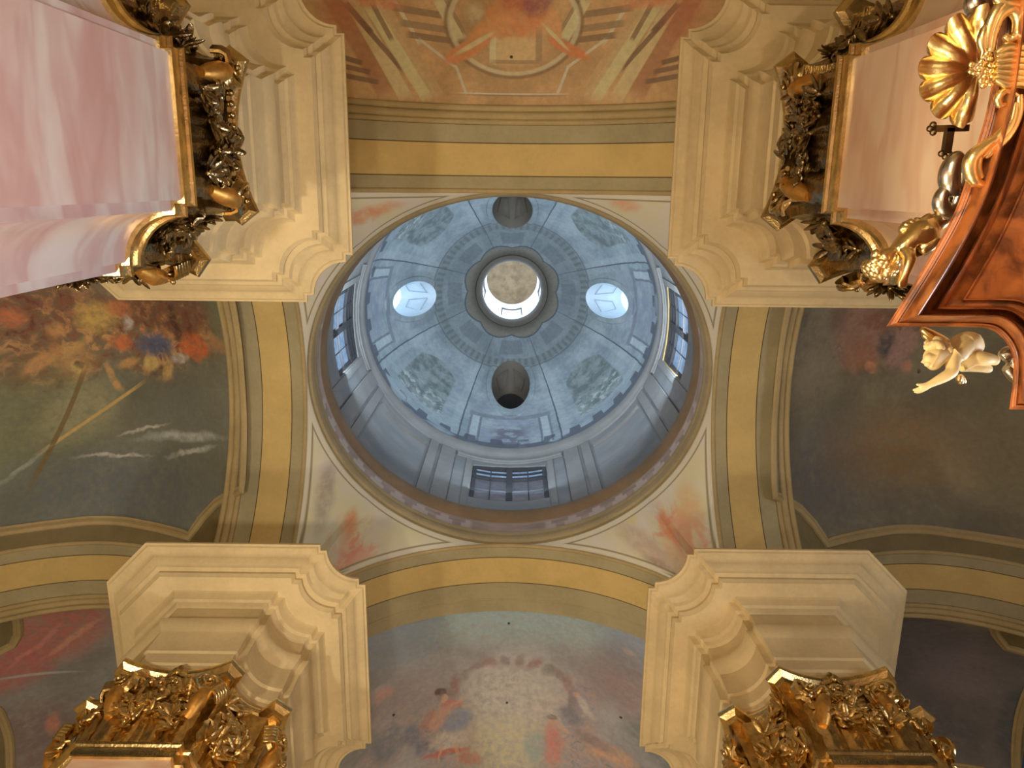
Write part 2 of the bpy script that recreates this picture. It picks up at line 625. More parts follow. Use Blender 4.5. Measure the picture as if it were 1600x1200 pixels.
def pend_point(th, t):
    c, s = cos(th), sin(th)
    ax, by = 4.36, (3.92 if s > 0 else 3.80)
    k = min(ax / max(abs(c), 1e-6), by / max(abs(s), 1e-6))
    x, y = k * c, k * s
    zl = z_arm(YC + y) if ax / max(abs(c), 1e-6) < by / max(abs(s), 1e-6) else z_nave(XC + x)
    zl = min(zl, ZR)
    ry = 3.95 if s > 0 else 3.80
    r1 = 1 / sqrt((c / 4.33) ** 2 + (s / ry) ** 2)
    q = t
    r = k + (r1 - k) * q
    z = zl + (ZR - zl) * q - 0.25 * sin(pi * q) * (k - r1) * 0.4
    return Vector((XC + r * c, YC + r * s, z))

PEND_L = (0.275, 0.22, 0.15)
ps = lambda L: px_shapes(lambda x, y: 15.6, L)
pend_shapes = ps([
    ('e', 545, 858, 26, 24, 0, (146, 88, 64), 0.5, 0.95), ('e', 570, 868, 16, 16, 0, (158, 104, 78), 0.4, 0.9),
    ('e', 547, 818, 11, 15, 0, (158, 88, 52), 0.4, 0.9), ('e', 518, 822, 24, 14, 10, (130, 124, 98), 0.5, 0.9),
    ('e', 525, 842, 18, 10, 30, (128, 124, 96), 0.5, 0.8), ('e', 505, 778, 12, 34, 0, (104, 90, 72), 0.6, 0.8),
    ('e', 630, 830, 34, 8, 32, (178, 122, 74), 0.7, 0.8), ('e', 505, 845, 10, 14, 0, (170, 100, 66), 0.6, 0.7),
    ('e', 1076, 800, 18, 32, 8, (156, 108, 68), 0.5, 0.95), ('e', 1068, 826, 26, 22, 0, (154, 96, 66), 0.4, 0.95),
    ('e', 1040, 820, 10, 12, 0, (140, 80, 46), 0.4, 0.9), ('e', 1050, 850, 22, 10, 40, (160, 108, 76), 0.4, 0.9),
    ('e', 1082, 834, 6, 18, -10, (196, 132, 92), 0.4, 0.8), ('e', 1010, 852, 40, 14, 14, (122, 100, 78), 0.6, 0.85),
    ('e', 1030, 872, 24, 10, 20, (104, 80, 60), 0.5, 0.85), ('e', 990, 826, 12, 8, 0, (188, 118, 70), 0.5, 0.85),
    ('e', 585, 330, 34, 8, -16, (160, 88, 52), 0.7, 0.8), ('e', 556, 344, 10, 9, 0, (160, 86, 52), 0.6, 0.8),
    ('e', 980, 320, 20, 8, 10, (170, 92, 56), 0.7, 0.8), ('e', 1020, 345, 20, 10, 30, (176, 134, 92), 0.7, 0.6)])
MAT['pend'] = pendentive_mat(pend_shapes, PEND_L)
for q, nm in enumerate(('back_right', 'back_left', 'front_left', 'front_right')):
    bm = bmesh.new()
    lay = bm.verts.layers.float.new('edge')
    V = grid(bm, 64, 24, lambda u, v: pend_point(q * pi / 2 + pi / 2 * u, v))
    bmesh.ops.recalc_face_normals(bm, faces=bm.faces)
    lo = [r.co.copy() for r in V[0]]
    hi = [r.co.copy() for r in V[-1]]
    for row in V:
        for v in row:
            v[lay] = min(min((v.co - p).length for p in lo), min((v.co - p).length for p in hi))
    struct(obj('ceiling_pendentive_' + nm, bm, MAT['pend']), 'painted corner under the dome ring')

# ---- dome ring, drum, dome shell
def revolve(bm, prof, n=160, mi=None, uvs=True):
    uv = uvlay(bm)
    V = [[bm.verts.new(ell(rx, ry, 2 * pi * i / n, z)) for i in range(n)] for z, rx, ry in prof]
    for j in range(len(prof) - 1):
        for i in range(n):
            i2 = (i + 1) % n
            f = bm.faces.new((V[j][i], V[j + 1][i], V[j + 1][i2], V[j][i2]))
            if mi:
                f.material_index = mi(prof[j][0], prof[j + 1][0])
            for l, (a, b) in zip(f.loops, ((i, j), (i, j + 1), (i + 1, j + 1), (i + 1, j))):
                l[uv].uv = (a / n * 8, prof[b][0])
    return V

DOME_L = (0.62, 0.76, 0.88)
def ring_frieze_mat():
    """brown painted frieze: light stepped blocks along it, a cherub's wings over the front"""
    g = G('ring_frieze_paint', 0.7)
    v = g.uv()
    x, z, _ = g.xyz(v)
    L = (0.24, 0.19, 0.125)
    c = g.mix(g.mr(g.noise(g.vm('MULTIPLY', v, (3, 3, 1)), 1.2, 5, 0.6), 0.3, 0.7), col((92, 74, 56), L), col((116, 92, 70), L))
    f = g.math('FRACT', g.math('MULTIPLY', x, 5.5))
    blk = g.math('MULTIPLY', g.mr(g.math('ABSOLUTE', g.math('SUBTRACT', f, 0.5)), 0.14, 0.2, 1, 0), g.mr(z, 17.12, 17.16, 0, 1))
    blk = g.math('MULTIPLY', blk, g.mr(z, 17.36, 17.4, 1, 0))
    blk2 = g.math('MULTIPLY', g.mr(g.math('ABSOLUTE', g.math('SUBTRACT', f, 0.5)), 0.30, 0.36, 1, 0), g.mr(z, 17.2, 17.22, 1, 0))
    blk = g.math('MAXIMUM', blk, blk2)
    s4 = g.math('ABSOLUTE', g.math('SUBTRACT', g.math('FRACT', g.math('MULTIPLY', x, 0.5)), 0.5))
    blk = g.math('MULTIPLY', blk, g.mr(s4, 0.36, 0.38, 1, 0))
    c = g.mix(g.math('MULTIPLY', blk, 0.7), c, col((128, 108, 86), L))
    cart = g.math('MULTIPLY', g.mr(s4, 0.40, 0.44, 0, 1), g.mr(g.noise(g.vm('MULTIPLY', v, (4, 4, 1)), 2, 3), 0.4, 0.6))
    c = g.mix(g.math('MULTIPLY', cart, 0.35), c, col((122, 98, 78), L))
    g.base(c)
    return g.m
MAT['frieze'] = ring_frieze_mat()
RING = [(16.38, 4.335, 3.95), (16.50, 4.33, 3.945), (16.53, 4.28, 3.90), (16.60, 4.255, 3.87), (16.68, 4.25, 3.865), (16.70, 4.285, 3.89),
        (16.76, 4.29, 3.895), (16.80, 4.25, 3.86), (16.88, 4.24, 3.85), (16.92, 4.30, 3.90), (17.0, 4.31, 3.905),
        (17.46, 4.305, 3.89), (17.50, 4.275, 3.85), (17.62, 4.265, 3.81), (17.66, 4.245, 3.78), (17.86, 4.235, 3.745), (17.93, 4.25, 3.76), (17.96, 4.70, 4.62)]
RING = [(z, rx, ry) for z, rx, ry in RING]
bm = bmesh.new()
revolve(bm, RING, 200, lambda a, b: 0 if b <= 16.505 else (1 if b <= 16.93 else (2 if b <= 17.47 else (3 if b < 17.95 else 1))))
for v in bm.verts:                                  # the front half of the ring hugs the nearer arch
    if v.co.y < YC and v.co.z < 17.4:
        v.co.y = YC + (v.co.y - YC) * (3.80 / 3.95)
struct(obj('trim_dome_ring', bm, [MAT['mould'], plaster('ring_moulding_paint', col((190, 178, 146)), 0.1), MAT['frieze'], plaster('ring_lip_paint', col((160, 138, 112)), 0.1)]),
       'moulded ring carrying the drum')

DR = (4.70, 4.62)
WZ0, WZ1, WHA = 20.55, 23.15, 0.242
def drum_mat():
    g = G('drum_paint', 0.75)
    v = g.uv()
    x, z, _ = g.xyz(v)
    L = DOME_L
    n = g.noise(g.vm('MULTIPLY', v, (2.2, 1, 1)), 0.8, 6, 0.62)
    c = g.mix(g.mr(n, 0.3, 0.7), col((98, 104, 108), L), col((120, 121, 120), L))
    t = g.math('ABSOLUTE', g.math('SUBTRACT', g.math('FRACT', g.math('MULTIPLY', x, 0.5)), 0.5))   # 0 at the diagonals, .5 at the windows
    # grey-green frame of the diagonal panel, joints of the pilasters
    fr = g.math('MULTIPLY', g.mr(g.math('ABSOLUTE', g.math('SUBTRACT', t, 0.155)), 0.018, 0.03, 1, 0), g.mr(z, 23.0, 23.1, 1, 0))
    c = g.mix(g.math('MULTIPLY', fr, 0.75), c, col((92, 98, 98), L))
    j = g.math('MULTIPLY', g.mr(g.math('ABSOLUTE', g.math('SUBTRACT', t, 0.262)), 0.002, 0.006, 1, 0), g.mr(z, 23.3, 23.35, 1, 0))
    c = g.mix(g.math('MULTIPLY', j, 0.8), c, col((62, 66, 72), L))
    g.base(c)
    return g.m
MAT['drum'] = drum_mat()
MAT['drum_plain'] = plaster('drum_plaster', col((116, 118, 117), DOME_L), 0.08)
bm = bmesh.new()
uv = uvlay(bm)
angs = set()
for k in range(4):
    for i in range(13):
        angs.add(round(k * pi / 2 - WHA + 2 * WHA * i / 12, 6))
    for i in range(1, 26):
        angs.add(round(k * pi / 2 + WHA + (pi / 2 - 2 * WHA) * i / 26, 6))
angs = sorted(a % (2 * pi) for a in angs)
angs = sorted(set(round(a, 5) for a in angs))
zs = [17.95, 19.2, WZ0, 21.8, WZ1, 23.3, 23.6, 23.9]
def woff(th):
    d = (th + pi / 4) % (pi / 2) - pi / 4
    return d
def wtop(th):
    return WZ1 + 0.22 * (1 - (woff(th) / WHA) ** 2) if abs(woff(th)) <= WHA + 1e-4 else WZ1
V = []
for z in zs:
    V.append([bm.verts.new(ell(DR[0], DR[1], a, wtop(a) if z == WZ1 else (max(z, wtop(a) + 0.04) if z == 23.3 else z))) for a in angs])
n = len(angs)
for j in range(len(zs) - 1):
    for i in range(n):
        i2 = (i + 1) % n
        a0, a1 = angs[i], angs[i2] if i2 else angs[0] + 2 * pi
        am = (a0 + a1) / 2
        if abs(woff(am)) < WHA and WZ0 - 0.01 <= zs[j] and zs[j + 1] <= WZ1 + 0.01:
            continue
        f = bm.faces.new((V[j][i], V[j + 1][i], V[j + 1][i2], V[j][i2]))
        for l, a in zip(f.loops, (a0, a0, a1, a1)):
            l[uv].uv = (a / (pi / 4), l.vert.co.z)
# cornice carrying the dome
CORN = [(23.88, 4.70, 4.62), (23.92, 4.655, 4.56), (24.0, 4.64, 4.53), (24.06, 4.60, 4.46), (24.12, 4.575, 4.42), (24.34, 4.565, 4.38), (24.42, 4.575, 4.37)]
revolve(bm, CORN, 200, lambda a, b: 1)
# raised pilaster strips beside the windows and frames of the diagonal panels
def patch(bm, t0, t1, z0, z1, off, mi=1, n=8):
    ring = []
    for z, o in ((z0, 0.0), (z0, off), (z1, off), (z1, 0.0)):
        ring.append([ell(DR[0] - o, DR[1] - o, t0 + (t1 - t0) * i / n, z) for i in range(n + 1)])
    loft(bm, ring, closed=False, mi=lambda j: mi)
    for t in (t0, t1):
        q = [bm.verts.new(ell(DR[0] - o, DR[1] - o, t, z)) for z, o in ((z0, 0), (z0, off), (z1, off), (z1, 0))]
        bm.faces.new(q).material_index = mi
for k in range(4):
    a = k * pi / 2
    for s in (-1, 1):
        patch(bm, a + s * 0.375, a + s * 0.475, 18.0, 23.88, 0.05)
        patch(bm, a + s * 0.50, a + s * 0.56, 18.0, 23.88, 0.035)
        patch(bm, a + s * (WHA + 0.01), a + s * (WHA + 0.05), 18.0, 23.5, 0.03)
    patch(bm, a - 0.36, a + 0.36, 23.62, 23.72, 0.10)
    patch(bm, a - 0.36, a + 0.36, 23.55, 23.62, 0.05)
    patch(bm, a + pi / 4 - 0.2, a + pi / 4 + 0.2, 23.05, 23.14, 0.09)
    patch(bm, a + pi / 4 - 0.2, a + pi / 4 + 0.2, 23.24, 23.30, 0.06)
bmesh.ops.recalc_face_normals(bm, faces=bm.faces)
struct(obj('wall_drum', bm, [MAT['drum'], MAT['drum_plain']]), 'grey painted drum wall with four windows')

# drum windows: reveal, dark frame, glass lit by the sky
def sky_glass(name, c, strength, c2=None):
    g = G(name, 0.5)
    g.b.inputs['Specular IOR Level'].default_value = 0.1
    n = g.noise(g.geo(), 5.0, 4, 0.65)
    cc = g.mix(g.mr(n, 0.35, 0.7), lin(c) + (1,), lin(c2 or c) + (1,))
    g.base((0.03, 0.04, 0.05, 1))
    g.put(g.b.inputs['Emission Color'], cc)
    g.b.inputs['Emission Strength'].default_value = strength
    return g.m
MAT['pane'] = sky_glass('sky_lit_glass', (110, 140, 175), 0.9, (150, 175, 205))
MAT['pane_dim'] = sky_glass('dull_glass', (78, 76, 80), 0.8, (98, 92, 94))
MAT['reveal'] = plaster('window_reveal_plaster', col((120, 110, 100), (0.7, 0.7, 0.7)), 0.1)
MAT['reveal_tan'] = plaster('tan_reveal_plaster', col((200, 160, 100)), 0.1)  # orange light on the right window's reveal, put into the plaster colour
for k, side in enumerate(('right', 'bottom', 'left', 'top')):
    a = k * pi / 2
    N = 12
    rv = bmesh.new()
    dep = 0.14
    th = [a - WHA + 2 * WHA * i / N for i in range(N + 1)]
    loop = [(t, WZ0) for t in th] + [(t, wtop(t)) for t in reversed(th)]
    R0 = [ell(DR[0] - 0.005, DR[1] - 0.005, t, z) for t, z in loop]
    R1 = [ell(DR[0] + dep, DR[1] + dep, t, z) for t, z in loop]
    loft(rv, [R0, R1])
    bmesh.ops.recalc_face_normals(rv, faces=rv.faces)
    wo = struct(obj('window_%d' % (k + 1), rv, MAT['reveal_tan'] if k == 0 else MAT['reveal']), 'drum window on the %s of the dome' % side)
    bm = bmesh.new()
    def bar(t0, t1, z0, z1, o0=dep - 0.10, o1=dep - 0.02):
        nn = 4
        rows = []
        for z, o in ((z0, o0), (z0, o1), (z1, o1), (z1, o0)):
            rows.append([ell(DR[0] + o, DR[1] + o, t0 + (t1 - t0) * i / nn, z) for i in range(nn + 1)])
        loft(bm, rows + [rows[0]], closed=False)
    e = WHA - 0.004
    bar(a - e, a + e, WZ0, WZ0 + 0.09)
    bar(a - e, a + e, WZ1 - 0.06, WZ1 + 0.2)
    bar(a - e, a - e + 0.026, WZ0, WZ1 + 0.05)
    bar(a + e - 0.026, a + e, WZ0, WZ1 + 0.05)
    bar(a - 0.02, a + 0.02, WZ0, WZ1 + 0.12, dep - 0.12)
    bar(a - e, a + e, 22.25, 22.40, dep - 0.12)
    bmesh.ops.recalc_face_normals(bm, faces=bm.faces)
    obj('window_frame', bm, MAT['frame'], wo)
    bm = bmesh.new()
    for z in (21.4, 22.78):
        bar(a - e, a + e, z - 0.015, z + 0.015)
    for t in (-e / 2, e / 2):
        bar(a + t - 0.004, a + t + 0.004, WZ0, WZ1)
    obj('glazing_bars', bm, MAT['frame'], wo)
    for s in (-1, 1):
        for z0, z1, mt in ((WZ0 + 0.09, 22.25, MAT['pane_dim'] if k == 1 else MAT['pane']), (22.40, WZ1 + 0.1, MAT['pane_dim'] if k in (0, 2) else MAT['pane'])):
            bm = bmesh.new()
            grid(bm, 4, 1, lambda u, v: ell(DR[0] + dep - 0.04, DR[1] + dep - 0.04, a + s * (0.02 + (e - 0.04) * u), z0 + (z1 - z0) * v))
            obj('pane', bm, mt, wo)

# ---- the dome shell
DP = [(24.40, 4.57, 4.365), (25.4, 4.47, 4.24), (26.7, 4.08, 3.83), (28.0, 3.39, 3.17), (29.2, 2.43, 2.33), (30.0, 1.62, 1.60), (30.35, 1.22, 1.23)]
def dome_r(z):
    """radii at height z (Catmull-Rom through DP)"""
    i = max(0, min(len(DP) - 2, next((k for k in range(len(DP) - 1) if z <= DP[k + 1][0]), len(DP) - 2)))
    p1, p2 = DP[i], DP[i + 1]
    p0, p3 = DP[max(i - 1, 0)], DP[min(i + 2, len(DP) - 1)]
    h = p2[0] - p1[0]
    t = (z - p1[0]) / h
    out = []
    for c in (1, 2):
        m1 = (p2[c] - p0[c]) / max(p2[0] - p0[0], 1e-6) * h if p0 is not p1 else -0.05 * h
        m2 = (p3[c] - p1[c]) / max(p3[0] - p1[0], 1e-6) * h if p3 is not p2 else (p2[c] - p1[c])
        out.append((2 * t ** 3 - 3 * t * t + 1) * p1[c] + (t ** 3 - 2 * t * t + t) * m1 + (-2 * t ** 3 + 3 * t * t) * p2[c] + (t ** 3 - t * t) * m2)
    return out
def dome_pt(th, z, inn=0.0):
    rx, ry = dome_r(z)
    return ell(rx - inn, ry - inn, th, z)
def dome_z_at(th, r):
    a, b = 24.4, 30.35
    for _ in range(40):
        m = (a + b) / 2
        rx, ry = dome_r(m)
        if 1 / sqrt((cos(th) / rx) ** 2 + (sin(th) / ry) ** 2) > r:
            a = m
        else:
            b = m
    return a
OCR = [3.38, 3.12, 3.42, 3.10]         # where the four oval lucarnes sit, measured from the axis
OW = (0.66, 0.68)
def oculus_rho(p):
    best = 9
    for k in range(4):
        d = Vector((cos(k * pi / 2), sin(k * pi / 2)))
        q = Vector((p.x - XC, p.y - YC))
        r, t = q.dot(d) - OCR[k], q.dot(Vector((-d.y, d.x)))
        if q.dot(d) > 0:
            best = min(best, hypot(r / OW[0], t / OW[1]))
    return best

def dome_mat():
    g = G('dome_fresco', 0.75)
    uv0 = g.uv()
    L = DOME_L
    v = g.vm('ADD', uv0, g.vm('SCALE', g.vm('SUBTRACT', g.noise(uv0, 3.0, 3, color=True), (0.5, 0.5, 0.5)), scale=0.018))
    x, z, _ = g.xyz(v)
    q = g.vm('MULTIPLY', uv0, (2.5, 1, 1))
    n = g.noise(q, 0.9, 6, 0.62)
    c = g.mix(g.mr(n, 0.3, 0.7), col((112, 128, 138), L), col((142, 158, 166), L))
    t = g.math('MULTIPLY', g.math('ABSOLUTE', g.math('SUBTRACT', g.math('FRACT', g.math('MULTIPLY', x, 0.5)), 0.5)), 2.0)   # 0 at diagonals, 1 at axes
    def band(a, b, w=0.03):
        return g.math('MULTIPLY', g.mr(z, a - w, a + w, 0, 1), g.mr(z, b - w, b + w, 1, 0))
    def near(val, at, w, soft=0.3):
        return g.mr(g.math('ABSOLUTE', g.math('SUBTRACT', val, at)), w * (1 - soft), w * (1 + soft), 1, 0)
    mul = lambda a, b: g.math('MULTIPLY', a, b)
    # violet haze low in the axial fields, with figures on clouds
    cl = g.mr(g.noise(q, 1.7, 6, 0.65), 0.42, 0.62)
    c = g.mix(mul(mul(mul(g.mr(t, 0.55, 0.8), band(24.3, 26.9, 0.3)), cl), 0.7), c, col((124, 132, 154), L))
    fig = mul(mul(near(t, 1.0, 0.16, 0.6), band(24.4, 25.9, 0.2)), g.mr(g.noise(q, 3.5, 4, 0.6), 0.42, 0.52))
    fig = mul(fig, g.mr(g.math('ABSOLUTE', g.math('SUBTRACT', x, 2.0)), 0.5, 0.6, 1, 0.25))
    c = g.mix(mul(fig, 0.75), c, col((80, 78, 92), L))
    # pale painted columns at the sides of the axial fields
    pc = mul(near(t, 0.64, 0.05, 0.3), band(24.6, 26.3))
    c = g.mix(mul(pc, 0.6), c, col((160, 176, 184), L))
    c = g.mix(mul(mul(near(t, 0.695, 0.012), band(24.6, 26.3)), 0.7), c, col((80, 90, 100), L))
    c = g.mix(mul(mul(near(t, 0.595, 0.012), band(24.6, 26.3)), 0.7), c, col((80, 90, 100), L))
    c = g.mix(mul(mul(g.mr(t, 0.56, 0.58), band(26.3, 26.5)), 0.5), c, col((86, 96, 104), L))
    # small arched niches beside the lucarnes
    c = g.mix(mul(mul(near(t, 0.70, 0.10), band(27.5, 28.6, 0.1)), 0.35), c, col((92, 108, 112), L))
    # arched panels with figures on the diagonals
    d2 = g.math('POWER', g.math('ABSOLUTE', g.math('DIVIDE', t, 0.30)), 2.0)
    topz = g.math('SUBTRACT', 27.9, g.math('MULTIPLY', d2, 0.45))
    pan = mul(mul(g.mr(t, 0.27, 0.30, 1, 0), g.mr(g.math('SUBTRACT', z, topz), -0.05, 0.0, 1, 0)), g.mr(z, 25.45, 25.5))
    pn = g.mr(g.noise(q, 2.4, 5, 0.65), 0.38, 0.62)
    c = g.mix(mul(pan, 0.85), c, g.mix(pn, col((84, 96, 96), L), col((120, 134, 136), L)))
    gl = mul(mul(pan, near(z, 25.9, 0.5, 0.6)), g.mr(g.noise(q, 5, 3, 0.6), 0.5, 0.62))
    c = g.mix(mul(gl, 0.6), c, col((172, 188, 190), L))
    # ribs between the eight fields: dark joint and a paler strip
    rib = g.math('ABSOLUTE', g.math('SUBTRACT', t, 0.5))
    c = g.mix(mul(mul(near(t, 0.46, 0.045), band(24.4, 28.7)), 0.35), c, col((150, 166, 172), L))
    c = g.mix(mul(mul(near(t, 0.51, 0.008), band(24.4, 30.0)), 0.85), c, col((56, 66, 74), L))
    # garland ring with flutes
    bd = band(28.75, 29.05)
    fl = g.mr(g.math('ABSOLUTE', g.math('SUBTRACT', g.math('FRACT', g.math('MULTIPLY', x, 9.0)), 0.5)), 0.15, 0.3)
    c = g.mix(mul(bd, 0.75), c, g.mix(fl, col((82, 96, 100), L), col((116, 128, 130), L)))
    c = g.mix(mul(near(z, 28.70, 0.03), 0.6), c, col((66, 78, 84), L))
    c = g.mix(g.math('MULTIPLY', g.mr(z, 28.0, 29.2), 0.5), c, col((84, 94, 96), L))
    # upper panels, scallops and the dark collar
    up = mul(g.mr(g.math('ABSOLUTE', g.math('SUBTRACT', g.math('FRACT', x), 0.5)), 0.24, 0.27, 0, 1), band(29.25, 29.75))
    c = g.mix(mul(up, 0.5), c, col((80, 92, 98), L))
    sc_ = g.math('MULTIPLY', g.math('ABSOLUTE', g.math('SINE', g.math('MULTIPLY', x, pi))), 0.16)
    zz = g.math('ADD', z, sc_)
    c = g.mix(g.mr(zz, 29.93, 30.0), c, col((104, 104, 96), L))
    c = g.mix(mul(near(zz, 29.95, 0.025), 0.8), c, col((58, 64, 66), L))
    c = g.mix(g.mr(z, 29.9, 30.3, 0, 0.7), c, col((72, 72, 68), L))
    # dark stepped dentils at the springing
    dn = g.mr(g.math('ABSOLUTE', g.math('SUBTRACT', g.math('FRACT', g.math('MULTIPLY', x, 4.0)), 0.5)), 0.2, 0.24)
    dz = g.mix(dn, (25.05,) * 3 + (1,), (24.72,) * 3 + (1,))
    dent = mul(g.mr(g.math('SUBTRACT', z, g.xyz(dz)[0]), -0.02, 0.02, 1, 0), g.mr(g.noise(q, 0.8, 2), 0.36, 0.42))
    c = g.mix(mul(dent, 0.85), c, col((70, 74, 86), L))
    fine = g.noise(q, 7, 4, 0.65)
    c = g.mix(1.0, c, g.mix(g.mr(fine, 0.25, 0.75), (0.86, 0.86, 0.86, 1), (1.1, 1.1, 1.1, 1)), 'MULTIPLY')
    g.base(c)
    return g.m
MAT['dome'] = dome_mat()
bm = bmesh.new()
NT, NZ = 320, 72
pt = lambda u, v: dome_pt(2 * pi * u, 24.4 + 5.95 * v)
rho = {}
for j in range(NZ + 1):
    for i in range(NT + 1):
        rho[i, j] = oculus_rho(pt(i / NT, j / NZ))
grid(bm, NT, NZ, pt, lambda u, v: (8 * u, 24.4 + 5.95 * v), flip=True,
     skip=lambda i, j: min(rho[i, j], rho[i + 1, j], rho[i, j + 1], rho[i + 1, j + 1]) < 1.0)
bmesh.ops.remove_doubles(bm, verts=bm.verts, dist=1e-4)
struct(obj('ceiling_dome', bm, MAT['dome']), 'blue-grey painted dome with four oval lucarnes')

# oval lucarnes: rim on the shell, reveal running outwards, glass or shutter at the end
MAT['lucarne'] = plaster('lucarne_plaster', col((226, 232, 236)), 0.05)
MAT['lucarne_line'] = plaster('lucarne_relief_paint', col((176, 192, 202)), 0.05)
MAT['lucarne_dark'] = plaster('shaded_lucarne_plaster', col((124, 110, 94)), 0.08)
MAT['lucarne_glass'] = sky_glass('bright_sky_glass', (190, 225, 255), 2.0)
for k, nm in enumerate(('right', 'bottom', 'left', 'top')):
    d = Vector((cos(k * pi / 2), sin(k * pi / 2), 0))
    tq = Vector((-d.y, d.x, 0))
    N = 40
    def rim(f, inn=0.0, out=0.0):
        res = []
        for i in range(N):
            a = 2 * pi * i / N
            r, t = OCR[k] + OW[0] * f * cos(a), OW[1] * f * sin(a)
            q = d * r + tq * t
            th = atan2(q.y, q.x)
            z = dome_z_at(th, hypot(q.x, q.y))
            p = dome_pt(th, z, inn)
            res.append(p + d * out)
        return res
    bm = bmesh.new()
    V = loft(bm, [rim(1.26, 0.0), rim(1.24, 0.045), rim(1.02, 0.05), rim(0.97, 0.02)])
    uv = uvlay(bm)
    for f in bm.faces:
        for l in f.loops:
            p = l.vert.co
            a = atan2(p.y - YC, p.x - XC) % (2 * pi)
            l[uv].uv = ((a if not (k == 0 and a > pi) else a - 2 * pi) / (pi / 4), p.z)
    bmesh.ops.recalc_face_normals(bm, faces=bm.faces)
    ro = struct(obj('trim_lucarne_' + nm, bm, MAT['dome']), 'oval rim of the lucarne on the %s of the dome' % nm)
    bm = bmesh.new()
    loft(bm, [rim(0.97, 0.02), rim(0.97, 0.0, 0.35), rim(1.0, 0.0, 1.3)])
    for f in bm.faces:
        f.normal_flip()
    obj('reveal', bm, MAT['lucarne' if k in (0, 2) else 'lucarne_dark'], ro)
    bm = bmesh.new()
    ps_ = [bm.verts.new(p) for p in rim(1.0, 0.0, 1.29)]
    bm.faces.new(ps_)
    obj('pane' if k in (0, 2) else 'shutter', bm, MAT['lucarne_glass'] if k in (0, 2) else MAT['frame'], ro, smooth=0)
    # the two tapering panels drawn in relief on the vault of the reveal
    bm = bmesh.new()
    for s in (-1, 1):
        top = OCR[k] - 0.02
        c0 = rim(0.97, 0.02)
        pts = []
        for (o, t) in ((0.30, 0.10), (0.30, 0.52), (0.95, 0.40), (0.95, 0.16)):
            t *= s
            r = OCR[k] - OW[0] * 0.97 * sqrt(max(0, 1 - (t / OW[1] / 0.97) ** 2))
            q = d * r + tq * t
            z = dome_z_at(atan2(q.y, q.x), q.length)
            pts.append(Vector((XC, YC, 0)) + q + d * o + Vector((0, 0, z - 0.015)))
        pts.append(pts[0])
        tube(bm, pts, 0.018, 6)
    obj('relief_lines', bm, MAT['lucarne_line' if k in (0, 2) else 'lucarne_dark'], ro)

# ---- lantern
LR, LZ = 1.17, 34.5
MAT['lantern'] = plaster('lantern_plaster', col((226, 232, 240)), 0.04)
g = G('lantern_cap_fresco', 0.8)
v = g.geo()
g.base(g.mix(g.mr(g.noise(v, 2.2, 6, 0.7), 0.35, 0.65), col((120, 96, 66)), col((150, 124, 90))))
MAT['lantern_cap'] = g.m
MAT['collar'] = plaster('dark_collar_paint', col((84, 82, 76), DOME_L), 0.1)
circ = lambda r, z, n=96: [Vector((XC + r * cos(2 * pi * i / n), YC + r * sin(2 * pi * i / n), z)) for i in range(n)]
bm = bmesh.new()
loft(bm, [circ(1.40, 30.20), circ(1.36, 30.12), circ(1.22, 30.22), circ(1.14, 30.34), circ(1.12, 30.44), circ(1.17, 30.52)])
bmesh.ops.recalc_face_normals(bm, faces=bm.faces)
struct(obj('trim_lantern_collar', bm, MAT['collar']), 'dark moulded collar round the lantern opening')
bm = bmesh.new()
LW, L0, L1 = 0.36, 31.2, 33.25
al = []
for k in range(4):
    al += [k * pi / 2 - LW + 2 * LW * i / 6 for i in range(7)] + [k * pi / 2 + LW + (pi / 2 - 2 * LW) * i / 10 for i in range(1, 10)]
al = [a for a in al]
zs = [30.5, L0, L1, LZ]
V = [[bm.verts.new((XC + LR * cos(a), YC + LR * sin(a), z)) for a in al] for z in zs]
for j in range(3):
    for i in range(len(al)):
        i2 = (i + 1) % len(al)
        am = al[i] + ((al[i2] - al[i]) % (2 * pi)) / 2
        if j == 1 and abs((am + pi / 4) % (pi / 2) - pi / 4) < LW:
            continue
        bm.faces.new((V[j][i], V[j + 1][i], V[j + 1][i2], V[j][i2]))
loft(bm, [circ(1.17, 34.0), circ(1.10, 34.08), circ(1.09, 34.2), circ(1.13, 34.24), circ(1.17, 34.3)])
struct(obj('wall_lantern', bm, MAT['lantern']), 'white lantern wall with four small windows')
bm = bmesh.new()
loft(bm, [circ(1.17 * cos(b), LZ + 0.75 * sin(b)) for b in [pi / 2 * k / 10 for k in range(10)]] + [circ(0.01, LZ + 0.75)])
bmesh.ops.recalc_face_normals(bm, faces=bm.faces)
struct(obj('ceiling_lantern', bm, MAT['lantern_cap']), 'mottled tan cap of the lantern')
MAT['lantern_glass'] = sky_glass('lantern_sky_glass', (205, 230, 255), 14.0)
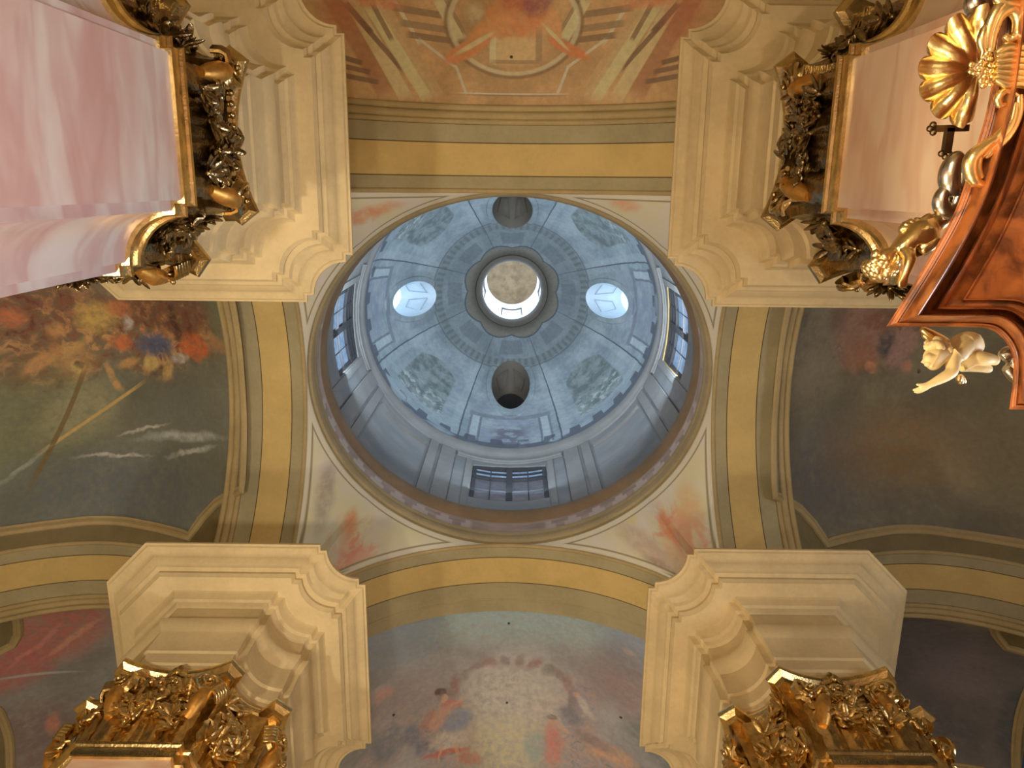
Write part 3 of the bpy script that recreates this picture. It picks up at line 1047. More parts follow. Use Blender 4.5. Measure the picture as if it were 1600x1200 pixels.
for k in range(4):
    a = k * pi / 2
    P = lambda r, t, z: Vector((XC + r * cos(a + t), YC + r * sin(a + t), z))
    bm = bmesh.new()
    ts = [-LW + 2 * LW * i / 6 for i in range(7)]
    lp = [(t, L0) for t in ts] + [(t, L1) for t in reversed(ts)]
    loft(bm, [[P(LR, t, z) for t, z in lp], [P(LR + 0.3, t, z) for t, z in lp]])
    bmesh.ops.recalc_face_normals(bm, faces=bm.faces)
    wo = struct(obj('window_%d' % (5 + k), bm, MAT['drum_plain']), 'small lantern window')
    bm = bmesh.new()
    grid(bm, 6, 1, lambda u, v: P(LR + 0.28, -LW + 2 * LW * u, L0 + (L1 - L0) * v))
    obj('pane', bm, MAT['lantern_glass'], wo)
    bm = bmesh.new()
    for b0, b1 in (((-LW, L1), (LW, L1)), ((-LW, L0), (-LW, L1)), ((LW, L0), (LW, L1))):
        tube(bm, [P(LR + 0.02, b0[0] + (b1[0] - b0[0]) * i / 4, b0[1] + (b1[1] - b0[1]) * i / 4) for i in range(5)], 0.035, 6)
    obj('window_frame', bm, MAT['frame'], wo)

# ---- frescoed vaults
FL, FR, FCL, FCR = (0.31, 0.24, 0.165), (0.38, 0.31, 0.23), (0.23, 0.18, 0.12), (0.26, 0.20, 0.145)
def vault(name, surf, x0, x1, y0, y1, mat, label, n=60):
    bm = bmesh.new()
    grid(bm, n, n, lambda u, v: Vector((x0 + (x1 - x0) * u, y0 + (y1 - y0) * v, surf(x0 + (x1 - x0) * u, y0 + (y1 - y0) * v))))
    bmesh.ops.recalc_face_normals(bm, faces=bm.faces)
    return struct(obj(name, bm, mat), label)

def inside(p, poly):
    c = False
    for i in range(len(poly)):
        a, b = poly[i - 1], poly[i]
        if (a[1] > p[1]) != (b[1] > p[1]) and p[0] < (b[0] - a[0]) * (p[1] - a[1]) / (b[1] - a[1]) + a[0]:
            c = not c
    return c

def smooth_path(P, step=0.15):
    out = []
    for i in range(len(P)):
        a, b = Vector(P[i][:2]), Vector(P[(i + 1) % len(P)][:2])
        n = max(1, int((b - a).length / step))
        out += [a + (b - a) * k / n for k in range(n)]
    return out

def panel(name, surf, poly, mat, label, frame=0.11, cell=0.07, drop=0.03, fmat=None):
    xs, ys = [p[0] for p in poly], [p[1] for p in poly]
    nx, ny = int((max(xs) - min(xs)) / cell), int((max(ys) - min(ys)) / cell)
    bm = bmesh.new()
    uv = uvlay(bm)
    vs = {}
    def vert(i, j):
        if (i, j) not in vs:
            x, y = min(xs) + i * cell, min(ys) + j * cell
            vs[i, j] = bm.verts.new((x, y, surf(x, y) - drop))
        return vs[i, j]
    for i in range(nx + 1):
        for j in range(ny + 1):
            if inside((min(xs) + (i + 0.5) * cell, min(ys) + (j + 0.5) * cell), poly):
                f = bm.faces.new((vert(i, j), vert(i, j + 1), vert(i + 1, j + 1), vert(i + 1, j)))
                for l in f.loops:
                    l[uv].uv = l.vert.co.xy
    struct(obj(name, bm, mat), label)
    bm = bmesh.new()
    pth = smooth_path(poly)
    path = [Vector((p.x, p.y, surf(p.x, p.y) - drop * 0.5)) for p in pth]
    nor = [normal_of(surf, p.x, p.y) for p in pth]
    sec = [(-frame, 0), (-frame * 0.9, 0.05), (-frame * 0.35, 0.09), (frame * 0.2, 0.07), (frame * 0.3, 0.045), (frame * 0.9, 0.05), (frame, 0)]
    sweep(bm, path, nor, sec, closed=True)
    bmesh.ops.recalc_face_normals(bm, faces=bm.faces)
    struct(obj('trim_' + name.replace('ceiling_', '') + '_frame', bm, fmat or MAT['mould']), 'moulded frame of the painted panel')

def quad_panel(sx, surf):
    """the big cut-cornered panel of a side bay, symmetric about the bay's centre"""
    Q = [hit(x, y, surf) for x, y in ((381, 640), (379, 765), (362, 772), (340, 785), (318, 808), (297, 838), (262, 828), (225, 820), (190, 814), (153, 813))]
    cx = XC - XB
    q = [(p.x - cx, p.y - YC) for p in Q]
    q[-1] = (0.0, q[-1][1])
    q = [(q[0][0], 0.0)] + q[1:]
    half = q + [(-x, y) for x, y in reversed(q[:-1])]
    full = half + [(x, -y) for x, y in reversed(half[1:-1])]
    return [(XC + sx * XB + x, YC + y) for x, y in full]

sbl, sbr = s_bay(-1), s_bay(1)
MAT['bay_ground'] = plaster('bay_ground_paint', col((150, 138, 104)), 0.1)
left_shapes = px_shapes(sbl, [
    ('e', 50, 660, 120, 110, 0, (92, 86, 52), 0.7, 0.7), ('e', 130, 640, 60, 40, -30, (116, 102, 68), 0.5, 0.8),
    ('e', 200, 760, 190, 60, 0, (72, 70, 64), 0.7, 0.8), ('e', 300, 650, 70, 60, 0, (80, 74, 62), 0.7, 0.7),
    ('e', 70, 480, 120, 40, 0, (88, 50, 34), 0.5, 0.5), ('e', 270, 485, 75, 34, 0, (82, 48, 32), 0.4, 0.8),
    ('e', 50, 560, 60, 30, -20, (92, 54, 36), 0.5, 0.4), ('e', 345, 500, 16, 34, 0, (84, 82, 54), 0.5, 0.8),
    ('e', 152, 495, 30, 22, -20, (196, 112, 56), 0.45, 0.95), ('e', 20, 495, 22, 14, 0, (178, 80, 46), 0.5, 0.9),
    ('e', 85, 515, 14, 12, 0, (190, 100, 56), 0.5, 0.8), ('e', 110, 545, 34, 8, -28, (178, 112, 58), 0.5, 0.8),
    ('e', 120, 560, 32, 24, 0, (134, 96, 56), 0.5, 0.8), ('e', 122, 572, 12, 10, 0, (184, 118, 64), 0.4, 0.85), ('e', 125, 566, 7, 6, 0, (58, 38, 26), 0.4, 0.8),
    ('e', 192, 535, 16, 14, 0, (196, 78, 44), 0.4, 0.95), ('e', 198, 500, 7, 12, 0, (178, 172, 150), 0.5, 0.9),
    ('e', 243, 540, 27, 18, 0, (62, 66, 76), 0.4, 0.95), ('e', 237, 568, 11, 11, 0, (200, 118, 66), 0.4, 0.95),
    ('e', 264, 578, 7, 13, 25, (190, 112, 62), 0.4, 0.9), ('e', 304, 540, 23, 19, 0, (214, 72, 38), 0.35, 1.0),
    ('e', 282, 562, 13, 7, -15, (164, 156, 136), 0.4, 0.9), ('e', 310, 560, 9, 7, 0, (130, 72, 42), 0.4, 0.9),
    ('e', 200, 566, 16, 6, -20, (190, 104, 58), 0.5, 0.85), ('e', 178, 588, 6, 22, -28, (172, 104, 58), 0.4, 0.85),
    ('e', 60, 568, 30, 9, -25, (176, 100, 56), 0.5, 0.8), ('e', 88, 545, 10, 10, 0, (190, 96, 54), 0.5, 0.8), ('e', 185, 480, 20, 12, 0, (178, 84, 48), 0.5, 0.8),
    ('e', 350, 545, 26, 9, 28, (128, 86, 52), 0.5, 0.8), ('e', 272, 500, 6, 34, 0, (50, 34, 26), 0.5, 0.8),
    ('B', 154, 646, 82, 2.6, -34, (152, 112, 60), 0.3, 0.9), ('B', 100, 660, 88, 4.0, -68, (88, 66, 36), 0.3, 0.9),
    ('e', 30, 735, 50, 4, -35, (120, 112, 92), 0.6, 0.7),
    ('e', 178, 712, 48, 2.5, -3, (146, 138, 118), 0.6, 0.85), ('e', 226, 672, 32, 2.5, -18, (146, 138, 118), 0.6, 0.85),
    ('e', 290, 680, 55, 6, -14, (134, 126, 108), 0.7, 0.8), ('e', 300, 704, 34, 4, -25, (140, 132, 112), 0.6, 0.8)])
CROWD = [(58, 36, 26), (84, 50, 34), (106, 64, 40), (84, 74, 50), (132, 86, 50), (168, 106, 62), (96, 54, 36)]
left_crowd = px_shapes(sbl, [('e', 60, 510, 150, 70, -5, (0, 0, 0), 0.35, 0.95), ('e', 240, 510, 110, 48, 0, (0, 0, 0), 0.35, 0.95), ('e', 100, 560, 90, 40, -15, (0, 0, 0), 0.4, 0.9), ('e', 240, 560, 50, 26, 0, (0, 0, 0), 0.4, 0.8)])
MAT['fresco_left'] = fresco('battle_sky_fresco', (86, 78, 58), left_shapes, FL, crowd=(left_crowd, CROWD, 2.6))
right_shapes = px_shapes(sbr, [
    ('e', 1270, 540, 50, 80, 0, (114, 100, 78), 0.7, 0.8), ('e', 1290, 730, 70, 90, 0, (80, 76, 70), 0.7, 0.85),
    ('e', 1400, 700, 110, 60, 0, (110, 82, 50), 0.7, 0.8), ('e', 1430, 800, 140, 40, 0, (84, 76, 62), 0.6, 0.7), ('e', 1550, 680, 80, 90, 0, (100, 86, 60), 0.7, 0.6),
    ('e', 1340, 515, 36, 40, 0, (122, 88, 68), 0.45, 0.9), ('e', 1345, 555, 28, 22, 0, (128, 86, 60), 0.45, 0.9), ('e', 1358, 572, 10, 9, 0, (160, 104, 70), 0.4, 0.85),
    ('e', 1386, 535, 15, 18, 0, (58, 56, 52), 0.5, 0.85), ('e', 1408, 545, 16, 32, 20, (128, 96, 80), 0.5, 0.9), ('e', 1415, 572, 7, 8, 0, (150, 100, 76), 0.4, 0.8),
    ('e', 1385, 500, 40, 16, 0, (104, 66, 46), 0.5, 0.85), ('e', 1310, 495, 14, 20, 0, (96, 74, 58), 0.5, 0.8), ('e', 1258, 490, 10, 20, 0, (80, 72, 58), 0.5, 0.7),
    ('e', 1432, 578, 3.5, 3.5, 0, (48, 42, 34), 0.3, 0.9)])
right_crowd = px_shapes(sbr, [('e', 1345, 525, 42, 50, 0, (0, 0, 0), 0.4, 0.85), ('e', 1405, 530, 24, 44, 15, (0, 0, 0), 0.4, 0.85)])
MAT['fresco_right'] = fresco('dusky_sky_fresco', (100, 88, 64), right_shapes, FR, crowd=(right_crowd, [(70, 58, 48), (96, 74, 58), (120, 92, 74), (138, 104, 80), (90, 66, 52)], 2.8))
for sx, nm, sf in ((-1, 'left', sbl), (1, 'right', sbr)):
    vault('ceiling_bay_' + nm, sf, XC + sx * XB - 3.36, XC + sx * XB + 3.36, YC - 3.93, YC + 3.93, MAT['bay_ground'], 'side bay vault on the ' + nm)
    panel('ceiling_fresco_' + nm, sf, quad_panel(sx, sbl), MAT['fresco_' + nm],
          'dark sky fresco with a crowd of figures on the left vault' if sx < 0 else 'dusky sky fresco with a few figures on the right vault')

scl, scr = s_corner(-1), s_corner(1)
def px_poly(sx, sf, L):
    P = [hit(x, y, sf) for x, y in L]
    c = XC + sx * XB
    return [(min(max(p.x, c - 3.3), c + 3.3), max(p.y, 9.35)) for p in P]
MAT['fresco_cl'] = fresco('red_drapery_fresco', (88, 80, 66), px_shapes(scl, [
    ('e', 90, 985, 110, 34, -18, (118, 66, 50), 0.4, 0.9), ('e', 140, 972, 50, 22, -20, (146, 70, 54), 0.5, 0.9), ('e', 30, 1040, 60, 26, -25, (112, 62, 50), 0.5, 0.9),
    ('e', 120, 990, 60, 3, -20, (168, 90, 66), 0.5, 0.8), ('e', 60, 1005, 60, 3, -22, (150, 82, 64), 0.5, 0.7), ('e', 120, 950, 40, 12, -12, (92, 44, 34), 0.5, 0.8),
    ('e', 60, 1150, 60, 60, 0, (80, 60, 48), 0.6, 0.85), ('e', 85, 1130, 10, 14, 0, (150, 76, 52), 0.5, 0.8), ('E', 60, 1052, 60, 2.0, 12, (112, 106, 90), 0.5, 0.7)]), FCL)
MAT['fresco_cr'] = fresco('dark_cloud_fresco', (76, 66, 58), px_shapes(scr, [
    ('e', 1450, 1000, 60, 60, 0, (66, 56, 52), 0.6, 0.85), ('e', 1520, 960, 60, 16, 8, (100, 86, 68), 0.6, 0.7), ('e', 1500, 1050, 50, 40, 0, (84, 70, 66), 0.7, 0.7),
    ('e', 1596, 1130, 32, 80, 0, (56, 54, 50), 0.3, 0.9), ('e', 1470, 1130, 60, 40, 0, (60, 52, 48), 0.7, 0.8)]), FCR)
vault('ceiling_corner_left', scl, XC - XB - 3.36, XC - XB + 3.36, 9.2, 17.1, MAT['bay_ground'], 'corner bay vault at the lower left')
vault('ceiling_corner_right', scr, XC + XB - 3.36, XC + XB + 3.36, 9.2, 17.1, MAT['bay_ground'], 'corner bay vault at the lower right')
panel('ceiling_corner_fresco_left', scl, px_poly(-1, scl, [(165, 937), (27, 962), (29, 990), (20, 1006), (-10, 1022), (-70, 1050), (-70, 1104), (0, 1112), (14, 1150), (16, 1200), (16, 1240), (380, 1240), (350, 910)]),
      MAT['fresco_cl'], 'fresco of red drapery in the lower left bay')
panel('ceiling_corner_fresco_right', scr, px_poly(1, scr, [(1425, 947), (1553, 966), (1556, 990), (1572, 1010), (1640, 1030), (1640, 1240), (1280, 1240), (1280, 925)]),
      MAT['fresco_cr'], 'dark cloudy fresco in the lower right bay')

low_shapes = px_shapes(s_low, [
    ('e', 800, 960, 190, 40, 0, (124, 138, 150), 0.7, 0.85), ('e', 620, 990, 60, 60, 0, (112, 118, 120), 0.7, 0.8), ('e', 985, 990, 40, 50, 0, (110, 116, 120), 0.7, 0.8),
    ('e', 800, 1090, 84, 58, 0, (170, 156, 128), 0.6, 0.9), ('e', 795, 1165, 70, 45, 0, (158, 146, 112), 0.6, 0.9), ('e', 985, 1085, 60, 34, 10, (120, 100, 90), 0.7, 0.85),
    ('e', 970, 1030, 30, 26, 0, (106, 96, 90), 0.7, 0.7), ('e', 620, 1090, 60, 30, 0, (118, 106, 98), 0.7, 0.8), ('e', 600, 1085, 14, 12, 0, (158, 116, 96), 0.5, 0.6)]
    + [('e', 800 + 98 * cos(q), 1098 + 66 * sin(q), 9 + 3 * (i % 3), 6 + 2 * (i % 2), 40 * i, (100 + 10 * (i % 3), 88 + 6 * (i % 2), 82), 0.5, 0.8) for i, q in enumerate([pi + pi * k / 13 for k in range(14)])]
    + [('e', 705, 1100, 16, 8, 20, (154, 96, 82), 0.4, 0.9), ('e', 688, 1120, 12, 26, 35, (166, 120, 96), 0.4, 0.9), ('e', 714, 1126, 22, 16, 0, (108, 112, 118), 0.4, 0.9),
       ('e', 702, 1156, 24, 14, 0, (172, 152, 136), 0.4, 0.9), ('e', 700, 1176, 34, 5, 0, (152, 80, 62), 0.4, 0.9), ('e', 690, 1084, 8, 8, 0, (120, 86, 72), 0.4, 0.85), ('e', 735, 1185, 20, 10, 20, (150, 92, 70), 0.5, 0.8),
       ('e', 862, 1165, 16, 30, 0, (158, 98, 84), 0.4, 0.9), ('e', 836, 1168, 16, 26, 0, (124, 130, 116), 0.4, 0.9), ('e', 892, 1122, 18, 16, 0, (98, 95, 96), 0.4, 0.85),
       ('e', 908, 1095, 14, 20, -20, (126, 114, 108), 0.4, 0.85), ('e', 895, 1100, 8, 12, 0, (110, 98, 94), 0.4, 0.8), ('e', 955, 1180, 34, 14, 0, (160, 124, 92), 0.5, 0.9), ('e', 930, 1160, 30, 8, 10, (110, 96, 88), 0.5, 0.85),
       ('e', 500, 1172, 46, 30, 0, (92, 90, 80), 0.35, 0.9), ('e', 500, 1180, 26, 18, 0, (112, 110, 98), 0.4, 0.8), ('e', 555, 1170, 26, 26, 0, (108, 106, 96), 0.3, 0.9),
       ('e', 608, 1160, 22, 26, 0, (98, 98, 96), 0.3, 0.85), ('e', 645, 1150, 12, 20, 0, (92, 94, 98), 0.4, 0.8), ('e', 660, 1170, 10, 12, 0, (86, 90, 98), 0.4, 0.8),
       ('e', 1040, 1175, 50, 32, 0, (98, 98, 90), 0.35, 0.9), ('e', 1100, 1168, 36, 26, 0, (92, 90, 82), 0.35, 0.9),
       ('e', 690, 1081, 8, 6, 0, (78, 64, 58), 0.3, 0.9), ('e', 694, 1090, 5, 6, 0, (176, 130, 104), 0.3, 0.9), ('e', 714, 1097, 13, 3, -22, (174, 128, 102), 0.3, 0.9), ('e', 689, 1176, 3, 16, 12, (172, 124, 98), 0.3, 0.9),
       ('e', 712, 1176, 3, 16, -8, (172, 124, 98), 0.3, 0.9), ('e', 668, 1128, 6, 18, 22, (138, 100, 82), 0.4, 0.8), ('e', 864, 1129, 6, 7, 0, (166, 120, 96), 0.3, 0.9), ('e', 862, 1122, 7, 4, 0, (84, 72, 66), 0.3, 0.8),
       ('e', 899, 1086, 5, 6, 0, (158, 122, 100), 0.3, 0.9), ('e', 914, 1106, 7, 16, -30, (166, 158, 146), 0.4, 0.8), ('e', 880, 1142, 12, 3, 28, (168, 124, 100), 0.3, 0.85), ('e', 985, 1020, 9, 6, 20, (142, 124, 112), 0.4, 0.8),
       ('e', 990, 1052, 12, 6, -10, (112, 98, 92), 0.4, 0.8), ('e', 770, 1046, 40, 7, -6, (152, 142, 126), 0.5, 0.6), ('e', 838, 1060, 36, 6, 10, (148, 138, 122), 0.5, 0.6),
       ('E', 795, 974, 2, 2, 0, (30, 28, 26), 0.3, 0.9), ('E', 792, 1098, 2, 2, 0, (30, 28, 26), 0.3, 0.9), ('E', 615, 1117, 2, 2, 0, (30, 28, 26), 0.3, 0.9), ('E', 970, 1121, 2, 2, 0, (30, 28, 26), 0.3, 0.9)])
LOWC = (px_shapes(s_low, [('e', 700, 1140, 48, 60, 0, (0, 0, 0), 0.45, 0.8), ('e', 880, 1140, 50, 60, 0, (0, 0, 0), 0.45, 0.8), ('e', 930, 1180, 70, 30, 0, (0, 0, 0), 0.5, 0.8), ('e', 905, 1090, 26, 30, 0, (0, 0, 0), 0.5, 0.7),
        ('e', 980, 1040, 40, 30, 0, (0, 0, 0), 0.6, 0.4), ('e', 600, 1150, 60, 50, 0, (0, 0, 0), 0.5, 0.5)]), [(92, 86, 84), (116, 106, 100), (132, 120, 110), (146, 118, 98), (120, 112, 108), (150, 128, 108)], 3.2)
MAT['fresco_low'] = fresco('heavenly_wreath_fresco', (126, 120, 110), low_shapes, (0.37, 0.32, 0.235), crowd=LOWC)
vault('ceiling_fresco_back', s_low, XC - 4.32, XC + 4.32, 9.46, 17.1, MAT['fresco_low'], 'pale sky fresco with a wreath of cherubs and figures below the dome', 90)

for nm, sx, y0, y1 in (('wall_nave_left', -1, 9.5, 17.1), ('wall_nave_right', 1, 9.5, 17.1), ('wall_nave_front_left', -1, -9.2, -1.6), ('wall_nave_front_right', 1, -9.2, -1.6)):
    bm = bmesh.new()
    x = XC + sx * 4.42
    box(bm, (x - 0.05, y0, 12.7), (x + 0.05, y1, 19.0))
    struct(obj(nm, bm, MAT['wall']))
degrees_ = lambda a: math.degrees(a) + 90
def chan(x0, y0, x1, y1, w, c, al=0.9, soft=0.15):
    return ('B', (x0 + x1) / 2, (y0 + y1) / 2, hypot(x1 - x0, y1 - y0) / 2, w, math.degrees(atan2(y1 - y0, x1 - x0)), c, soft, al)
top_list = []
ed = lambda a, b: (480 + a / 2.5, b / 2.5)
for s in (-1, 1):
    X = lambda x: 800 + s * (800 - x)
    def ln(a, b, c, d, w_, cc, al=0.85, soft=0.15):
        p, q = ed(a, b), ed(c, d)
        top_list.append(chan(X(p[0]), p[1], X(q[0]), q[1], w_, cc, al, soft))
    ln(120, 0, 330, 350, 22, (132, 84, 50))                     # receding pilasters, light and dark faces
    ln(160, 0, 390, 372, 11, (168, 128, 78))
    ln(150, 20, 250, 120, 5, (92, 60, 38))
    ln(205, 90, 375, 265, 4, (98, 66, 42))
    ln(250, 30, 480, 372, 13, (172, 134, 82))
    ln(300, 40, 520, 372, 9, (150, 112, 66))
    ln(255, 20, 330, 150, 4, (110, 76, 46))
    ln(345, 15, 440, 165, 3, (184, 148, 94))
    for y0, h, sh in ((45, 5.5, (112, 82, 50)), (105, 5.5, (118, 88, 54)), (150, 5, (106, 76, 46))):
        ln(335 + (y0 - 45) * 0.6, y0 - 6, 545 + (y0 - 45) * 0.6, y0 + 8, h, sh)
    for y0, h, sh in ((235, 4, (96, 66, 42)), (270, 4, (104, 70, 44)), (308, 4, (100, 70, 46))):
        ln(130, y0 - 8, 215 + (y0 - 235) * 0.9, y0 + 6, h, sh)
    ln(515, 0, 600, 150, 10, (176, 138, 84))
    ln(540, 0, 615, 130, 3, (120, 86, 52))
    ln(440, 160, 580, 258, 2.2, (192, 154, 98))
    ln(580, 258, 622, 366, 2.2, (192, 154, 98))
    top_list.append(('e', X(530), 20, 30, 40, 0, (140, 78, 46), 0.6, 0.7))
    top_list.append(('e', X(590), 4, 40, 10, 0, (170, 92, 54), 0.5, 0.8))
top_list += [('R', 803, 36, 104, 85, 0, (112, 78, 46), 0.5, 0.85), ('R', 803, 36, 99, 80, 0, (184, 146, 90), 0.5, 0.7)]
top_list += [('B', 800, 147, 78, 1.2, 0, (192, 154, 98), 0.3, 0.85), ('B', 800, 149.5, 78, 1.0, 0, (118, 84, 50), 0.3, 0.7),
             ('B', 805, 80, 34, 20, 0, (160, 122, 72), 0.2, 0.8), ('B', 770, 75, 5, 24, 0, (180, 142, 86), 0.2, 0.8), ('B', 842, 72, 5, 26, 0, (126, 92, 56), 0.2, 0.8), ('B', 805, 97, 36, 3, 0, (124, 90, 54), 0.3, 0.8),
             ('e', 808, 26, 50, 34, 0, (164, 92, 48), 0.3, 0.95), ('e', 838, 8, 26, 20, 0, (116, 62, 50), 0.4, 0.9), ('e', 800, 10, 16, 18, 0, (142, 74, 44), 0.4, 0.8), ('E', 770, 42, 42, 16, -32, (172, 102, 54), 0.3, 0.95),
             ('E', 730, 78, 40, 13, -30, (168, 96, 52), 0.2, 0.97), ('E', 742, 68, 34, 4, -32, (198, 138, 84), 0.4, 0.8), ('E', 866, 40, 11, 28, -14, (170, 106, 58), 0.3, 0.95),
             ('E', 888, 76, 36, 9, 28, (158, 90, 48), 0.25, 0.97), ('E', 868, 58, 28, 3, 46, (200, 140, 84), 0.4, 0.85), ('e', 812, 64, 22, 6, 8, (186, 120, 70), 0.4, 0.9), ('e', 740, 20, 14, 14, 0, (176, 138, 86), 0.5, 0.6),
             ('E', 799, 89, 2.5, 2.5, 0, (36, 28, 20), 0.3, 0.95)]
MAT['fresco_top'] = fresco('painted_architecture_fresco', (150, 108, 62), px_shapes(s_top, top_list), (0.38, 0.26, 0.15), warp=(0.16, 0.05))
vault('ceiling_fresco_front', s_top, XC - 4.32, XC + 4.32, -9.2, -1.50, MAT['fresco_top'], 'painted feigned architecture with an orange-robed angel above the arch', 90)

# ================================================================== THE FOUR PIERS
HX, HY, CUT, NOT = 2.255, 2.36, 0.75, 0.11

def pier_plan(sx, cy, d, arc=8):
    """outline at inset d; the front faces the crossing's middle axis, front corners hollow, rear corners cut straight"""
    a, b, s, n = HX - d, HY - d, CUT, NOT
    r = s - 2 * n
    half = [(a, b - s), (a - n, b - s), (a - n, b - s + n)]
    for i in range(1, arc):
        q = 1.5 * pi - (pi / 2) * i / arc
        half.append((a - n + r * cos(q), b - n + r * sin(q)))
    half += [(a - s + n, b - n), (a - s, b - n), (a - s, b)]
    half += [(-(a - s), b), (-a + 0.0, b - s)]
    full = half + [(p, -q) for p, q in reversed(half)]
    pts = [Vector((XC + sx * (4.725 - p), cy + q)) for p, q in full]
    if sx > 0:                                       # keep counter-clockwise
        pts.reverse()
    return pts

ENT = [(1.3, 10.17), (0.88, 10.17), (0.88, 10.24), (0.85, 10.27), (0.85, 10.50), (0.82, 10.53), (0.82, 11.02), (0.80, 11.06), (0.765, 11.12), (0.73, 11.22), (0.73, 11.30),
       (0.80, 11.32), (0.80, 11.72), (0.765, 11.75), (0.74, 11.81), (0.70, 11.84), (0.66, 11.94), (0.645, 11.98), (0.63, 12.0), (0.40, 12.03), (0.385, 12.06), (0.36, 12.10), (0.36, 12.16),
       (0.30, 12.19), (0.27, 12.25), (0.20, 12.30), (0.185, 12.33), (0.17, 12.36), (0.13, 12.40), (0.05, 12.43), (0.03, 12.46), (0.0, 12.47), (0.0, 12.52), (0.9, 12.55), (1.3, 12.56)]

def leaf_mesh(name, L, W, curl, mat, nu=8, nv=14):
    """acanthus leaf standing on z = 0, root on y = 0, leaning out to -y"""
    prof = [(0, 0), (0.03, 0.25), (0.05, 0.5), (0.09, 0.72), (0.17, 0.90), (0.27, 0.99), (0.37, 0.97), (0.42, 0.88), (0.40, 0.80)]
    bm = bmesh.new()
    def pt(u, v):
        k = v * (len(prof) - 1)
        i = min(int(k), len(prof) - 2)
        t = k - i
        o = prof[i][0] * (1 - t) + prof[i + 1][0] * t
        z = prof[i][1] * (1 - t) + prof[i + 1][1] * t
        lob = 1 + 0.20 * abs(sin(5 * pi * v)) - 0.1
        w = W * (0.55 + 0.55 * sin(pi * min(1, v * 0.85 + 0.12))) * lob * (1 if v < 0.8 else 1 - (v - 0.8) * 2.4)
        s = 2 * u - 1
        out = o * curl + 0.04 * abs(sin(3 * pi * s)) * (1 - abs(s)) / L + (0.10 * (1 - s * s)) * W / L - 0.05 * abs(sin(5 * pi * v)) * abs(s)
        return Vector((w * s, -(out * L) - 0.012, z * L))
    grid(bm, nu, nv, pt)
    ret = bmesh.ops.extrude_face_region(bm, geom=bm.faces[:])
    vs = [g_ for g_ in ret['geom'] if isinstance(g_, bmesh.types.BMVert)]
    bmesh.ops.translate(bm, verts=vs, vec=(0, 0.022, -0.004))
    bmesh.ops.recalc_face_normals(bm, faces=bm.faces)
    return finish_mesh(name, bm, mat, 50)

def rosette_mesh(name, R, mat, petals=6):
    bm = bmesh.new()
    ellipsoid(bm, (0, -R * 0.35, 0), (R * 0.3, R * 0.3, R * 0.3), 8, 6)
    for k in range(petals):
        a = 2 * pi * k / petals
        rot = Matrix.Rotation(-a, 3, 'Y') @ Matrix.Rotation(0.5, 3, 'X')
        ellipsoid(bm, (R * 0.58 * sin(a), -R * 0.2, R * 0.58 * cos(a)), (R * 0.34, R * 0.13, R * 0.46), 7, 5, rot)
    return finish_mesh(name, bm, mat, 60)

def volute_mesh(name, R, mat):
    """scroll in the xz plane facing -y, with the plain tail running in from the side"""
    bm = bmesh.new()
    path, rad = [], []
    n = 40
    for i in range(n + 1):
        t = i / n
        a = -0.5 + t * 2.25 * 2 * pi
        r = R * (1 - 0.86 * t)
        path.append(Vector((r * cos(a), -0.05 - 0.10 * t, r * sin(a))))
        rad.append(R * (0.17 - 0.09 * t))
    tube(bm, path, rad, 7)
    ellipsoid(bm, (0, -0.16, 0), (R * 0.16, R * 0.2, R * 0.16), 8, 6)
    bmesh.ops.create_cone(bm, cap_ends=True, segments=20, radius1=R * 0.92, radius2=R * 0.8, depth=0.06,
                          matrix=Matrix.Translation((0, -0.03, 0)) @ Matrix.Rotation(pi / 2, 4, 'X'))
    return finish_mesh(name, bm, mat, 50)

def stem_mesh(name, L, R, mat):
    """plump plain stalk rising and leaning out to a ribbed tie"""
    bm = bmesh.new()
    path = [Vector((0.0, -0.02, 0)), Vector((0.01, -0.08, L * 0.3)), Vector((0.02, -0.13, L * 0.6)), Vector((0.03, -0.15, L * 0.85)), Vector((0.05, -0.14, L))]
    tube(bm, path, [R * 0.6, R, R * 1.08, R * 0.9, R * 0.65], 12)
    return finish_mesh(name, bm, mat, 60)

def ribs_mesh(name, L, R, mat):
    bm = bmesh.new()
    for i in range(5):
        z = L * i / 4
        tube(bm, [Vector((-R, -0.05, z)), Vector((-R * 0.5, -0.13, z)), Vector((0, -0.16, z)), Vector((R * 0.5, -0.13, z)), Vector((R, -0.05, z))], 0.032, 6)
    return finish_mesh(name, bm, mat, 60)

def beads_mesh(name, L, mat):
    bm = bmesh.new()
    n = int(L / 0.11)
    for i in range(n):
        ellipsoid(bm, (-L / 2 + L * (i + 0.5) / n, -0.06, 0), (0.045, 0.05, 0.06), 8, 6)
    box(bm, (-L / 2, -0.03, -0.075), (L / 2, 0.02, 0.075))
    return finish_mesh(name, bm, mat, 40)

def flower_mesh(name, mat, seed):
    rnd = random.Random(seed)
    bm = bmesh.new()
    for k in range(6):
        a = 2 * pi * k / 6 + rnd.random()
        R = 0.075 * (0.8 + 0.5 * rnd.random())
        rot = Matrix.Rotation(rnd.uniform(-1, 1), 3, 'Y') @ Matrix.Rotation(rnd.uniform(-0.9, 0.9), 3, 'X')
        ellipsoid(bm, (0.085 * cos(a), -0.05 - 0.05 * rnd.random(), 0.10 * sin(a)), (R, R * 0.35, R * 0.7), 7, 5, rot)
    ellipsoid(bm, (0, -0.10, 0), (0.05, 0.05, 0.05), 8, 6)
    return finish_mesh(name, bm, mat, 50)

